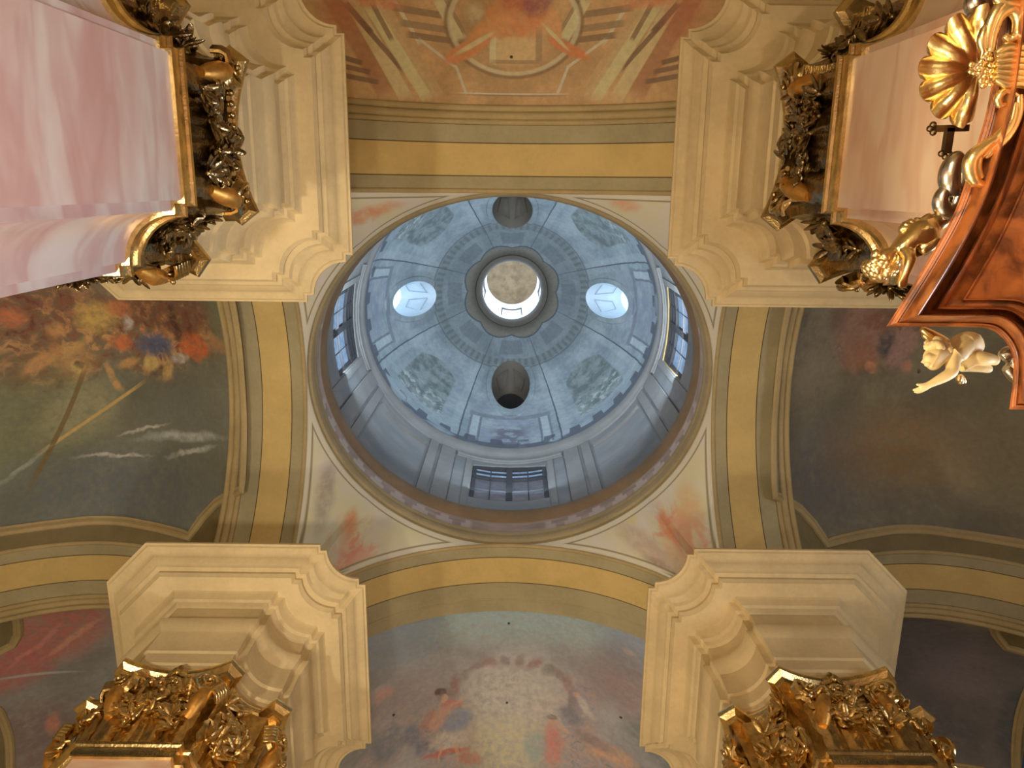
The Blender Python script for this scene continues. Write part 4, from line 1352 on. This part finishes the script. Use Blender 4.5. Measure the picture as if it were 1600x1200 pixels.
def spray_mesh(name, mat, seed):
    rnd = random.Random(seed)
    bm = bmesh.new()
    for k in range(7):
        a = -1.5 + 3.0 * k / 6
        L = 0.13 + 0.05 * rnd.random()
        rot = Matrix.Rotation(a, 3, 'Y') @ Matrix.Rotation(rnd.uniform(0.2, 0.9), 3, 'X')
        c = rot @ Vector((0, 0, L * 0.75))
        ellipsoid(bm, c + Vector((0, -0.05, 0)), (L * 0.24, L * 0.12, L * 0.62), 7, 6, rot)
    ellipsoid(bm, (0, -0.06, 0), (0.035, 0.035, 0.035), 8, 6)
    return finish_mesh(name, bm, mat, 50)
KIT = {}
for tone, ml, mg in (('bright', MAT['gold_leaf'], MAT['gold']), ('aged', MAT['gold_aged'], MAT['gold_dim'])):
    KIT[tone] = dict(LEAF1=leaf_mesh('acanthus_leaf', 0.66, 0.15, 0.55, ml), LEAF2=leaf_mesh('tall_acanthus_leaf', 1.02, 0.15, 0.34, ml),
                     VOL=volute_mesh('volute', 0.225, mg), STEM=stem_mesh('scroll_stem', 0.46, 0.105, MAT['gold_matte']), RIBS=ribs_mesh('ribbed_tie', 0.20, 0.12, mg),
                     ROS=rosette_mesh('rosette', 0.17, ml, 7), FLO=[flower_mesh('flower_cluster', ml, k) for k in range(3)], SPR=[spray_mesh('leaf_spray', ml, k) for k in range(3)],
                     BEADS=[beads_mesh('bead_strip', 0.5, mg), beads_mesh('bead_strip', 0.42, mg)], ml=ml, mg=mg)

def frame(p, nrm, z):
    """x along the face, -y outwards, z up"""
    N = Vector((nrm[0], nrm[1], 0)).normalized()
    X = Vector((0, 0, 1)).cross(N)
    m = Matrix.Identity(4)
    for i in range(3):
        m[i][0], m[i][1], m[i][2] = X[i], -N[i], (0, 0, 1)[i]
    m.translation = Vector((p[0], p[1], z))
    return m

NECK, ABZ = 8.50, 9.86

def pier(label, sx, cy, faces, corners, marble_mat, tone):
    K = KIT[tone]
    LEAF1, LEAF2, VOL, STEM, RIBS, ROS, FLO, SPR, BEADS, GM = (K[k] for k in ('LEAF1', 'LEAF2', 'VOL', 'STEM', 'RIBS', 'ROS', 'FLO', 'SPR', 'BEADS', 'mg'))
    root = thing('pier', label, 'pier', (XC + sx * 4.725, cy, -CZ), 'piers of the crossing')
    ring = lambda d, z: [Vector((p.x, p.y, z)) for p in pier_plan(sx, cy, d)]
    bm = bmesh.new()
    loft(bm, [ring(0.62, -CZ), ring(0.62, -0.9), ring(0.74, -0.8), ring(0.76, -0.6), ring(0.9, -0.5), ring(0.9, NECK - 0.10)])
    bmesh.ops.recalc_face_normals(bm, faces=bm.faces)
    obj('shaft', bm, marble_mat, root, 25)
    bm = bmesh.new()
    loft(bm, [ring(d, NECK + dz) for d, dz in ((0.92, -0.20), (0.865, -0.19), (0.85, -0.15), (0.86, -0.02), (0.835, 0.0), (0.825, 0.035), (0.85, 0.07), (0.92, 0.08))])
    bmesh.ops.recalc_face_normals(bm, faces=bm.faces)
    obj('neck_moulding', bm, MAT['gold'], root, 25, 'gilt moulding at the top of the marble shaft')
    bm = bmesh.new()
    loft(bm, [ring(d, z) for d, z in ((0.92, NECK + 0.05), (0.92, 9.3), (0.88, 9.7), (0.84, ABZ + 0.02), (1.3, ABZ + 0.03))])
    bmesh.ops.recalc_face_normals(bm, faces=bm.faces)
    cap = obj('capital', bm, K['ml'], root, 25, 'gilded carved capital')
    # the entablature above it
    bm = bmesh.new()
    loft(bm, [ring(d, z) for d, z in ENT])
    bmesh.ops.recalc_face_normals(bm, faces=bm.faces)
    obj('entablature', bm, MAT['cream'], root, 28, 'cream moulded entablature breaking round the pier')
    # abacus with hollow sides and pointed tips
    a, b = HX - 0.9, HY - 0.9
    wx, wy = b - CUT, a - CUT                          # half widths of the faces across x and across y
    def side(w, half):                                 # in the face's own (u, v): v outwards
        pts = [(-(w + 0.33), 0.02), (-(w + 0.17), 0.23)]
        for i in range(1, 10):
            t = i / 10
            u = -(w + 0.17) + 2 * (w + 0.17) * t
            pts.append((u, 0.23 - 0.20 * (1 - (2 * t - 1) ** 2)))
        return pts + [(w + 0.17, 0.23), (w + 0.33, 0.02)]
    def loc(face, u, v):
        if face == 'F':
            p, q = a + v, u
        elif face == 'K':
            p, q = -(a + v), -u
        elif face == 'A':
            p, q = -u, b + v
        else:
            p, q = u, -(b + v)
        return Vector((XC + sx * (4.725 - p), cy + q))
    out = []
    order = [('F', wx), ('A', wy), ('K', wx), ('B', wy)]
    for i, (f, w_) in enumerate(order):
        pts = [loc(f, u, v) for u, v in side(w_, 0)]
        out += pts
        g_, w2 = order[(i + 1) % 4]
        if f in 'AK':                                    # straight-cut rear corners
            sg = 1 if f == 'A' else -1
            ends = [(-(a - CUT) - CUT * t + 0.02, (b - CUT * t - 0.02) * sg) for t in (0.26, 0.5, 0.74)]
            if f == 'K':
                ends.reverse()
            out += [Vector((XC + sx * (4.725 - p), cy + q)) for p, q in ends]
        else:
            sgn = 1 if (f == 'F') else -1
            ca, cb = a - NOT, (b - NOT) * sgn
            rr = CUT - 2 * NOT - 0.02
            seq = []
            for k in range(7):
                q = 1.5 * pi - (pi / 2) * (0.16 + 0.68 * k / 6)
                seq.append(Vector((XC + sx * (4.725 - (ca + rr * cos(q))), cy + (cb + rr * sin(q) * sgn))))
            out += seq if sgn == 1 else list(reversed(seq))
    if sx > 0:
        out.reverse()
    area = sum(out[i - 1].x * out[i].y - out[i].x * out[i - 1].y for i in range(len(out)))
    if area < 0:
        out.reverse()
    bm = bmesh.new()
    rings = []
    for d, z in ((0.08, ABZ), (0.075, ABZ + 0.01), (0.06, ABZ + 0.06), (0.07, ABZ + 0.10), (0.0, ABZ + 0.15), (-0.012, ABZ + 0.20), (0.0, ABZ + 0.25), (0.03, ABZ + 0.28), (0.06, ABZ + 0.31)):
        rings.append([Vector((p.x, p.y, z)) for p in offset_poly(out, d)])
    loft(bm, rings, cap0=True, cap1=True)
    bmesh.ops.recalc_face_normals(bm, faces=bm.faces)
    obj('abacus', bm, GM, cap, 30, 'burnished gold abacus with pointed corners')

    rnd = random.Random(int(cy * 10) + sx)
    def put(nm, me, m, s=1.0, tilt=0.0, lbl=None):
        place(nm, me, m @ Matrix.Rotation(tilt, 4, 'Y') @ Matrix.Diagonal((s, s, s, 1)), cap, lbl)
    for f in faces:
        w_ = wx if f in 'FK' else wy
        o, o1 = loc(f, 0, 0), loc(f, 0, 1)
        nrm = o1 - o
        U = loc(f, 1, 0) - o
        fr = lambda u, v, z: frame(o + U * u + nrm * v, nrm, z)
        for k in range(4):
            u = -w_ + 2 * w_ * (k + 0.5) / 4
            put('acanthus_leaf', LEAF1, fr(u, 0.0, NECK + 0.06), 0.95 + 0.1 * rnd.random(), rnd.uniform(-0.08, 0.08))
        for k in range(3):
            u = -w_ * 0.72 + 1.44 * w_ * k / 2
            put('acanthus_leaf', LEAF2, fr(u, 0.0, NECK + 0.05), 0.9, rnd.uniform(-0.06, 0.06))
        for s in (-1, 1):
            m = fr(s * (w_ - 0.04), 0.10, 9.60) @ Matrix.Rotation(s * 0.45, 4, 'Z')
            if s < 0:
                m = m @ Matrix.Diagonal((-1, 1, 1, 1))
            put('volute', VOL, m)
            put('scroll_stem', STEM, fr(s * (w_ - 0.10), 0.02, 9.02), 1.0, s * 0.25, 'plain matte gold stalk')
            put('ribbed_tie', RIBS, fr(s * (w_ + 0.06), 0.05, 9.42) @ Matrix.Rotation(s * 0.6, 4, 'Z'), 1.0, s * 0.35)
            put('flower_cluster', FLO[0], fr(s * w_ * 0.55, 0.03, 9.30), 1.0, rnd.random())
            put('flower_cluster', FLO[1], fr(s * w_ * 0.35, 0.05, 9.05), 0.9, rnd.random())
            put('bead_strip', BEADS[0 if f in 'FK' else 1], fr(s * w_ * 0.42, 0.04, 9.74))
        for k in range(16):
            put('leaf_spray', SPR[k % 3], fr(rnd.uniform(-w_ * 0.8, w_ * 0.8), 0.01 + 0.06 * rnd.random(), rnd.uniform(8.75, 9.6)), rnd.uniform(0.75, 1.1), rnd.uniform(-2.5, 2.5))
        put('flower_cluster', FLO[2], fr(0, 0.05, 9.22), 1.1, rnd.random())
        put('flower_cluster', FLO[1], fr(0, 0.05, 9.50), 1.0, rnd.random())
        put('rosette', ROS, fr(0, 0.02, 9.99), 1.0)
        put('rosette', ROS, fr(0.02, 0.03, 9.80), 0.7)
    for cn in corners:
        sq = 1 if cn[1] == 'A' else -1
        if cn[0] == 'F':                                # hollow corner: stand the leaves round the arc
            r = CUT - 2 * NOT
            for k, (ang, me, s) in enumerate(((0.2, LEAF1, 0.95), (0.5, LEAF2, 0.92), (0.8, LEAF1, 0.95), (0.35, LEAF1, 0.8), (0.65, LEAF1, 0.8))):
                q = 1.5 * pi - (pi / 2) * ang
                p, y = a - NOT + r * cos(q), (b - NOT + r * sin(q)) * sq
                nrm = Vector((sx * cos(q), -sq * sin(q)))
                put('acanthus_leaf', me, frame((XC + sx * (4.725 - p), cy + y), nrm, NECK + (0.06 if k < 3 else 0.5)), s, rnd.uniform(-0.1, 0.1))
            for k in range(10):
                q = 1.5 * pi - (pi / 2) * rnd.uniform(0.05, 0.95)
                p, y = a - NOT + (r - 0.04 * rnd.random()) * cos(q), (b - NOT + (r - 0.04 * rnd.random()) * sin(q)) * sq
                put('leaf_spray', SPR[k % 3], frame((XC + sx * (4.725 - p), cy + y), (sx * cos(q), -sq * sin(q)), rnd.uniform(8.8, 9.75)), rnd.uniform(0.8, 1.2), rnd.uniform(-2.5, 2.5))
            q = 1.25 * pi
            p, y = a - NOT + r * cos(q), (b - NOT + r * sin(q)) * sq
            fm = frame((XC + sx * (4.725 - p), cy + y), (sx * cos(q), -sq * sin(q)), 9.45)
            put('flower_cluster', FLO[0], fm, 1.1)
            fm.translation.z = 9.72
            put('flower_cluster', FLO[2], fm, 1.2)
        else:
            for k, t in enumerate((0.2, 0.5, 0.8)):
                p, y = -a + CUT * t, (b - CUT + CUT * t) * sq
                fm = frame((XC + sx * (4.725 - p), cy + y), (sx, sq), NECK + 0.06)
                put('acanthus_leaf', LEAF2 if k == 1 else LEAF1, fm, 0.95)
                fm.translation.z = 9.15 + 0.2 * k
                put('leaf_spray', SPR[k], fm, 1.1, rnd.uniform(-2, 2))
                fm.translation.z = 9.6
                put('flower_cluster', FLO[k], fm, 1.0, rnd.random())
    return root

CY0, CY1 = -0.53, 8.39
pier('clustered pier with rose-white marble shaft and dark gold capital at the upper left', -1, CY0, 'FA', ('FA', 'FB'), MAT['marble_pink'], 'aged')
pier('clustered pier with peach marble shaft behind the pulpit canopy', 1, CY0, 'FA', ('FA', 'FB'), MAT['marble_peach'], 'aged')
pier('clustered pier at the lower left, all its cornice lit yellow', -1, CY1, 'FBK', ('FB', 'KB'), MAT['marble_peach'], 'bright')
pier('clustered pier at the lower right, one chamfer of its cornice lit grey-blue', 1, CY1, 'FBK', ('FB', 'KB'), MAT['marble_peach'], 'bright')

# ================================================================== THE PULPIT CANOPY, seen from below at the right
def wood_mat():
    g = G('red_brown_marbled_wood', 0.34)
    p = g.geo()
    a = g.noise(g.vm('MULTIPLY', p, (2.0, 2.0, 3.0)), 2.2, 5, 0.6, dist=0.8)
    b = g.noise(p, 9.0, 4, 0.6)
    c = g.mix(g.mr(a, 0.35, 0.65), col((104, 56, 28)), col((178, 104, 52)))
    g.base(g.mix(g.math('MULTIPLY', g.mr(b, 0.55, 0.7), 0.4), c, col((178, 108, 60))))
    g.b.inputs['Specular IOR Level'].default_value = 0.5
    return g.m
MAT['wood'] = wood_mat()
CZN = 4.5
P2 = lambda u, v, z=CZN: atz(u, v, z)
XW = 3.30
# plan of the rim and of its inner edge, both symmetric about the pulpit's axis
rim_o = [(1577, 640), (1583, 590), (1582, 556), (1568, 530), (1545, 514), (1500, 511), (1440, 511), (1385, 510), (1442, 420), (1491, 332), (1519, 248), (1541, 175), (1557, 80), (1564, 0), (1568, -40)]
rim_i = [(1655, 588), (1648, 550), (1640, 518), (1625, 490), (1600, 470), (1570, 466), (1540, 466), (1512, 466), (1560, 385), (1600, 300), (1625, 230), (1645, 150), (1656, 60), (1661, 0), (1664, -40)]
def refine(P, n=5):
    out = []
    for i in range(len(P) - 1):
        p0, p1, p2, p3 = P[max(i - 1, 0)], P[i], P[i + 1], P[min(i + 2, len(P) - 1)]
        if i in (0, 6, 7):                            # keep the pointed corners sharp
            p0, p3 = (p1 if i in (0, 7) else p0), (p2 if i == 6 else p3)
        for k in range(n):
            t = k / n
            out.append(tuple(0.5 * (2 * b + (c - a) * t + (2 * a - 5 * b + 4 * c - d) * t * t + (3 * b - a - 3 * c + d) * t ** 3) for a, b, c, d in zip(p0, p1, p2, p3)))
    return out + [P[-1]]
RO_, RI_ = refine(rim_o), refine(rim_i)
ymid = P2(*rim_o[-1]).y
def canopy_ring(t, z, back=0.0):
    XW = 3.30 - back
    half = [P2(a[0] * (1 - t) + b[0] * t, a[1] * (1 - t) + b[1] * t, z) for a, b in zip(RO_, RI_)]
    half = [Vector((min(p.x, XW), p.y, z)) for p in half]
    ring = [Vector((XW, half[0].y, z))] + half
    return ring + [Vector((p.x, 2 * ymid - p.y, z)) for p in reversed(ring[:-1])] + [Vector((XW, 2 * ymid - half[0].y, z))]
canopy = thing('pulpit_canopy', 'red-brown marbled pulpit canopy with stepped mouldings, gold shell and scrolls on its rim', 'canopy', (2.75, -0.3, CZN))
bm = bmesh.new()
loft(bm, [canopy_ring(t, CZN + z, 0.002 * i) for i, (t, z) in enumerate(((1.0, 0.20), (0.6, 0.16), (0.25, 0.10), (0.06, 0.06), (0.0, 0.04), (0.0, 0.0), (0.03, -0.008), (0.04, -0.03), (0.085, -0.038), (0.095, -0.06), (0.13, -0.065), (0.14, -0.05),
                                              (0.17, -0.055), (0.36, -0.20), (0.38, -0.215), (0.40, -0.21), (0.42, -0.12), (0.44, 0.0), (0.58, 0.02)))], cap0=True)
bmesh.ops.recalc_face_normals(bm, faces=bm.faces)
obj('cornice', bm, MAT['wood'], canopy, 28)
bm = bmesh.new()
loft(bm, [canopy_ring(t, CZN + z, 0.045 + 0.002 * i) for i, (t, z) in enumerate(((0.58, 0.02), (0.60, -0.05), (0.63, -0.075), (0.68, -0.06), (0.70, -0.01), (0.74, 0.02), (0.92, 0.03), (0.94, -0.01), (0.97, -0.01), (1.0, 0.02)))], cap1=True)
bmesh.ops.recalc_face_normals(bm, faces=bm.faces)
obj('soffit', bm, MAT['wood'], canopy, 28, 'panelled underside')

GP = MAT['gold_pulpit']
# gold shell fanned out from the rim
def shell():
    bm = bmesh.new()
    c = P2(1530, 108, 4.78)
    e1, e2 = Vector((0.96, 0, -0.28)), Vector((0, 1, 0))
    e3 = Vector((-0.28, 0, -0.96))
    nl = 7
    def pt(u, v):
        f = radians(88 + 190 * u)
        lobe = abs(sin(pi * nl * u))
        R = 0.33 * (0.84 + 0.16 * lobe ** 0.6) * (1.0 if 0.05 < u < 0.95 else 0.92)
        r = R * (0.12 + 0.88 * v)
        h = (0.045 * lobe - 0.01) * v + 0.05 * max(0, v - 0.75) * 4 * (0.4 + 0.6 * lobe) + 0.05 * sin(pi * v)
        return c + e1 * (r * cos(f)) + e2 * (r * sin(f)) + e3 * h
    grid(bm, 84, 14, pt)
    ret = bmesh.ops.extrude_face_region(bm, geom=bm.faces[:])
    bmesh.ops.translate(bm, verts=[g_ for g_ in ret['geom'] if isinstance(g_, bmesh.types.BMVert)], vec=-e3 * 0.025)
    N = 84
    for i in range(3):                                 # beaded curl along the lip
        pass
    bmesh.ops.recalc_face_normals(bm, faces=bm.faces)
    obj('shell', bm, GP, canopy, 60, 'fluted gold shell')
shell()
def strand(pix, z, r, seg=7):
    bm = bmesh.new()
    pts = [P2(u, v, z + (w_ if len(q) > 2 else 0)) for q in pix for (u, v, w_) in [(q[0], q[1], q[2] if len(q) > 2 else 0)]]
    # Catmull-Rom refine
    fine = []
    for i in range(len(pts) - 1):
        p0, p1, p2, p3 = pts[max(i - 1, 0)], pts[i], pts[i + 1], pts[min(i + 2, len(pts) - 1)]
        for k in range(5):
            t = k / 5
            fine.append(0.5 * ((2 * p1) + (p2 - p0) * t + (2 * p0 - 5 * p1 + 4 * p2 - p3) * t * t + (3 * p1 - p0 - 3 * p2 + p3) * t ** 3))
    fine.append(pts[-1])
    n = len(fine) - 1
    tube(bm, fine, [r * (0.35 + 0.65 * sin(pi * min(1, 0.12 + 0.8 * i / n))) for i in range(n + 1)], seg)
    return bm
def merge(name, bms, mat, parent, label=None):
    bm = bmesh.new()
    for b in bms:
        me = bpy.data.meshes.new('tmp')
        b.to_mesh(me)
        b.free()
        bm.from_mesh(me)
        bpy.data.meshes.remove(me)
    return obj(name, bm, mat, parent, 60, label)
merge('leaf_scroll', [strand([(1592, 148), (1588, 180), (1568, 215), (1535, 240), (1508, 252)], 4.36, 0.035),
                      strand([(1586, 160), (1578, 192), (1552, 222), (1524, 240)], 4.35, 0.03),
                      strand([(1560, 214), (1535, 232), (1518, 248), (1516, 268), (1524, 284), (1536, 288)], 4.35, 0.04),
                      strand([(1545, 225), (1530, 242), (1527, 262), (1534, 278)], 4.35, 0.026),
                      strand([(1590, 150), (1572, 142), (1560, 152), (1562, 164), (1572, 162)], 4.35, 0.022),
                      strand([(1545, 222), (1548, 236), (1540, 246)], 4.35, 0.022)], GP, canopy, 'gold acanthus scroll on the rim')
merge('leaf_scroll', [strand([(1548, 82), (1552, 50), (1562, 24), (1580, 14), (1592, 28), (1590, 52), (1578, 62), (1570, 56)], 4.36, 0.034),
                      strand([(1542, 76), (1544, 50), (1552, 26), (1566, 6), (1590, -6)], 4.36, 0.032),
                      strand([(1556, -4), (1568, 4), (1588, 8), (1604, 22)], 4.36, 0.034),
                      strand([(1536, 80), (1534, 60), (1540, 40)], 4.36, 0.026)], GP, canopy, 'gold curling scroll above the shell')
bl = []
for k in range(7):
    v = 74 + 9.5 * k
    bl.append(strand([(1556, 106 + (v - 106) * 0.7), (1572, v), (1590, v), (1612, v + (v - 102) * 0.2)], 4.33, 0.024))
merge('fluted_bracket', bl, GP, canopy, 'gold ribbed bracket beside the shell')
def flowers(name, pix, z, r, label):
    bm = bmesh.new()
    rnd = random.Random(3)
    for u, v in pix:
        c = P2(u, v, z)
        for k in range(5):
            a = 2 * pi * k / 5 + rnd.random()
            ellipsoid(bm, c + Vector((r * cos(a), r * sin(a), rnd.uniform(-0.02, 0.02))), (r * 0.75, r * 0.75, r * 0.4), 7, 5, Matrix.Rotation(rnd.uniform(-1, 1), 3, 'X'))
        ellipsoid(bm, c - Vector((0, 0, r * 0.5)), (r * 0.5,) * 3, 7, 5)
    obj(name, bm, GP, canopy, 60, label)
flowers('flower_swag', [(1526, 106), (1543, 92), (1552, 104), (1547, 120), (1562, 92), (1560, 118), (1540, 128), (1538, 112)], 4.36, 0.025, 'cluster of gold flowers')

# ---- silver clouds on the rim (three), a dark cross, and two putti
def cloud(label, strands, z, loc, mat=MAT['silver']):
    t = thing('cloud_scroll', label, 'carved cloud', P2(*loc, z), 'silver clouds on the pulpit canopy')
    for i, (pix, r) in enumerate(strands):
        obj('cloud_billow', strand(pix, z, r, 12), mat, t, 60)
cloud('silver cloud scroll on the canopy rim just below the dark cross', [([(1503, 244), (1492, 252), (1485, 268), (1484, 286), (1492, 298), (1500, 296)], 0.062),
      ([(1490, 284), (1474, 302), (1470, 318), (1478, 330), (1491, 322), (1498, 300), (1500, 282)], 0.05), ([(1500, 262), (1503, 280), (1498, 296)], 0.05)], 4.72, (1490, 285))
cloud('silver cloud scroll above the gold shell at the top edge', [([(1512, -14), (1530, -6), (1538, 10), (1536, 26), (1524, 32), (1518, 20)], 0.055), ([(1522, -10), (1524, 8), (1530, 22)], 0.06)], 4.88, (1528, 8))
cloud('silver cloud scroll beside the ivory putto at the right edge', [([(1566, 560), (1576, 553), (1587, 560), (1591, 574), (1601, 586), (1613, 590)], 0.06), ([(1572, 574), (1583, 583), (1594, 592), (1607, 606)], 0.05)], 4.78, (1585, 572))

cr = thing('cross', 'small dark bronze cross with knobbed ends in front of the peach marble', 'cross', P2(1482, 215, 4.85))
bm = bmesh.new()
zc_ = 4.85
def bar_px(a, b, w_):
    pa, pb = P2(*a, zc_), P2(*b, zc_)
    dd = (pb - pa).normalized()
    s_ = Vector((-dd.y, dd.x, 0)) * w_
    h = Vector((0, 0, 0.02))
    q = [pa + s_, pb + s_, pb - s_, pa - s_]
    V = [bm.verts.new(p - h) for p in q] + [bm.verts.new(p + h) for p in q]
    for f in ((0, 1, 2, 3), (7, 6, 5, 4), (0, 4, 5, 1), (1, 5, 6, 2), (2, 6, 7, 3), (3, 7, 4, 0)):
        bm.faces.new([V[i] for i in f])
bar_px((1460, 201), (1512, 200), 0.019)
bar_px((1484, 200), (1478, 240), 0.022)
bmesh.ops.recalc_face_normals(bm, faces=bm.faces)
obj('crossbar', bm, MAT['bronze'], cr, 30)
for u, v, dx, dy in ((1458, 201, -1, 0), (1477, 240, 0, 1)):
    bm = bmesh.new()
    for ox, oy in ((0, -6), (0, 6), (-5, 0)) if dx else ((-6, 0), (6, 0), (0, 5)):
        ellipsoid(bm, P2(u + ox, v + oy, zc_), (0.02, 0.02, 0.02), 10, 8)
    obj('knob', bm, MAT['bronze'], cr, 60)

def putto(name, label, mat, J, bones, hair, hair_mat, root_px, z):
    t = thing('putto', label, 'statue', P2(*root_px, z), None)
    joints = {k: (P2(u, v, zz), r) for k, (u, v, zz, r) in J.items()}
    o = skin_body('body', joints, bones, mat, t, 2)
    if hair:
        bm = bmesh.new()
        rnd = random.Random(11)
        hc, hr, nh, dirv = hair
        c = P2(*hc)
        for k in range(nh):
            d = Vector((rnd.gauss(0, 1), rnd.gauss(0, 1), rnd.gauss(0, 1))).normalized()
            if d.dot(Vector(dirv)) < -0.1:
                d = -d
            ellipsoid(bm, c + d * hr, (0.040, 0.031, 0.031), 8, 6, Matrix.Rotation(rnd.random() * 3, 3, 'Z'))
        obj('hair', bm, hair_mat, t, 60)
    return t
ivory = putto('putto', 'ivory-white putto stretching out one arm below the canopy edge', MAT['ivory'], {
    'pelvis': (1524, 533, 5.10, 0.088), 'belly': (1510, 540, 5.04, 0.088), 'chest': (1494, 546, 4.98, 0.085), 'neck': (1481, 552, 4.94, 0.045),
    'skull': (1464, 552, 4.93, 0.078), 'face': (1461, 566, 4.90, 0.066), 'chin': (1455, 579, 4.88, 0.036), 'nose': (1446, 569, 4.85, 0.014), 'brow': (1447, 558, 4.86, 0.026),
    'shoulder': (1489, 558, 4.92, 0.052), 'elbow': (1488, 582, 4.86, 0.042), 'forearm': (1470, 592, 4.84, 0.034), 'wrist': (1450, 602, 4.82, 0.021), 'palm': (1441, 606, 4.82, 0.022),
    'index': (1433, 608, 4.82, 0.010), 'index_tip': (1426, 610, 4.82, 0.007), 'middle': (1434, 611, 4.83, 0.010), 'middle_tip': (1428, 613, 4.83, 0.007),
    'ring': (1437, 612, 4.845, 0.009), 'ring_tip': (1431, 614, 4.85, 0.007), 'little': (1440, 612, 4.86, 0.008), 'little_tip': (1435, 614, 4.87, 0.006),
    'thumb': (1439, 601, 4.81, 0.010), 'thumb_tip': (1432, 601, 4.80, 0.007),
    'hip': (1506, 556, 5.02, 0.062), 'knee': (1532, 560, 4.96, 0.055), 'shin': (1552, 562, 4.98, 0.038), 'foot': (1562, 566, 4.97, 0.03),
    'hip2': (1508, 572, 5.02, 0.052), 'knee2': (1530, 572, 4.99, 0.042), 'foot2': (1550, 578, 5.0, 0.026)},
    [('pelvis', 'belly'), ('belly', 'chest'), ('chest', 'neck'), ('neck', 'skull'), ('skull', 'face'), ('face', 'chin'), ('face', 'nose'), ('face', 'brow'), ('chest', 'shoulder'), ('shoulder', 'elbow'),
     ('elbow', 'forearm'), ('forearm', 'wrist'), ('wrist', 'palm'), ('palm', 'index'), ('index', 'index_tip'), ('palm', 'middle'), ('middle', 'middle_tip'), ('palm', 'ring'), ('ring', 'ring_tip'),
     ('palm', 'little'), ('little', 'little_tip'), ('palm', 'thumb'), ('thumb', 'thumb_tip'), ('belly', 'hip'), ('hip', 'knee'), ('knee', 'shin'), ('shin', 'foot'), ('hip', 'hip2'), ('hip2', 'knee2'), ('knee2', 'foot2')],
    ((1464, 549, 4.95), 0.062, 26, (0.3, -1, 0.4)), MAT['ivory'], (1520, 535), 5.1)
def wing(parent, pix, z, r, n, mat, label):
    """fan of feathers from the first pixel to the others"""
    bl = []
    (u0, v0) = pix[0]
    for i, (u, v) in enumerate(pix[1:]):
        bl.append(strand([(u0, v0), ((u0 + u) / 2, (v0 + v) / 2 + 2), (u, v)], z + 0.01 * i, r, 8))
    merge('wing', bl, mat, parent, label)
wing(ivory, [(1482, 536), (1440, 514), (1442, 522), (1450, 529), (1460, 534), (1470, 538)], 5.06, 0.035, 5, GP, 'gilded wing')
wing(ivory, [(1500, 586), (1496, 596), (1502, 600), (1508, 598)], 4.93, 0.022, 3, GP, 'gilded drapery tip')

gold_p = putto('putto', 'gold putto crouching head down on the canopy rim by the dark capital', GP, {
    'pelvis': (1446, 364, 4.86, 0.108), 'belly': (1430, 372, 4.82, 0.108), 'chest': (1411, 382, 4.80, 0.105), 'neck': (1396, 397, 4.78, 0.05),
    'skull': (1378, 409, 4.78, 0.098), 'face': (1372, 422, 4.76, 0.074), 'chin': (1376, 434, 4.74, 0.034), 'nose': (1364, 430, 4.72, 0.016),
    'shoulder': (1415, 394, 4.74, 0.05), 'elbow': (1424, 404, 4.68, 0.04), 'forearm': (1416, 420, 4.66, 0.034), 'wrist': (1412, 434, 4.65, 0.026), 'palm': (1410, 442, 4.65, 0.028),
    'finger': (1408, 450, 4.65, 0.010), 'finger2': (1411, 451, 4.65, 0.010), 'finger3': (1414, 449, 4.66, 0.009), 'finger4': (1417, 446, 4.67, 0.009), 'thumb': (1403, 445, 4.64, 0.010),
    'hip': (1452, 378, 4.80, 0.06), 'knee': (1440, 392, 4.74, 0.05), 'shin': (1456, 384, 4.74, 0.036), 'foot': (1468, 372, 4.76, 0.028),
    'hip2': (1458, 352, 4.88, 0.06), 'knee2': (1476, 344, 4.86, 0.046), 'foot2': (1484, 336, 4.86, 0.03)},
    [('pelvis', 'belly'), ('belly', 'chest'), ('chest', 'neck'), ('neck', 'skull'), ('skull', 'face'), ('face', 'chin'), ('face', 'nose'), ('chest', 'shoulder'), ('shoulder', 'elbow'), ('elbow', 'forearm'),
     ('forearm', 'wrist'), ('wrist', 'palm'), ('palm', 'finger'), ('palm', 'finger2'), ('palm', 'finger3'), ('palm', 'finger4'), ('palm', 'thumb'), ('pelvis', 'hip'), ('hip', 'knee'), ('knee', 'shin'), ('shin', 'foot'),
     ('pelvis', 'hip2'), ('hip2', 'knee2'), ('knee2', 'foot2')],
    ((1376, 412, 4.78), 0.078, 46, (-0.2, 0.6, -0.6)), GP, (1446, 366), 4.86)
wing(gold_p, [(1430, 356), (1405, 358), (1410, 350), (1420, 344), (1436, 340), (1455, 336), (1474, 334)], 4.84, 0.036, 6, GP, 'feathered wing')
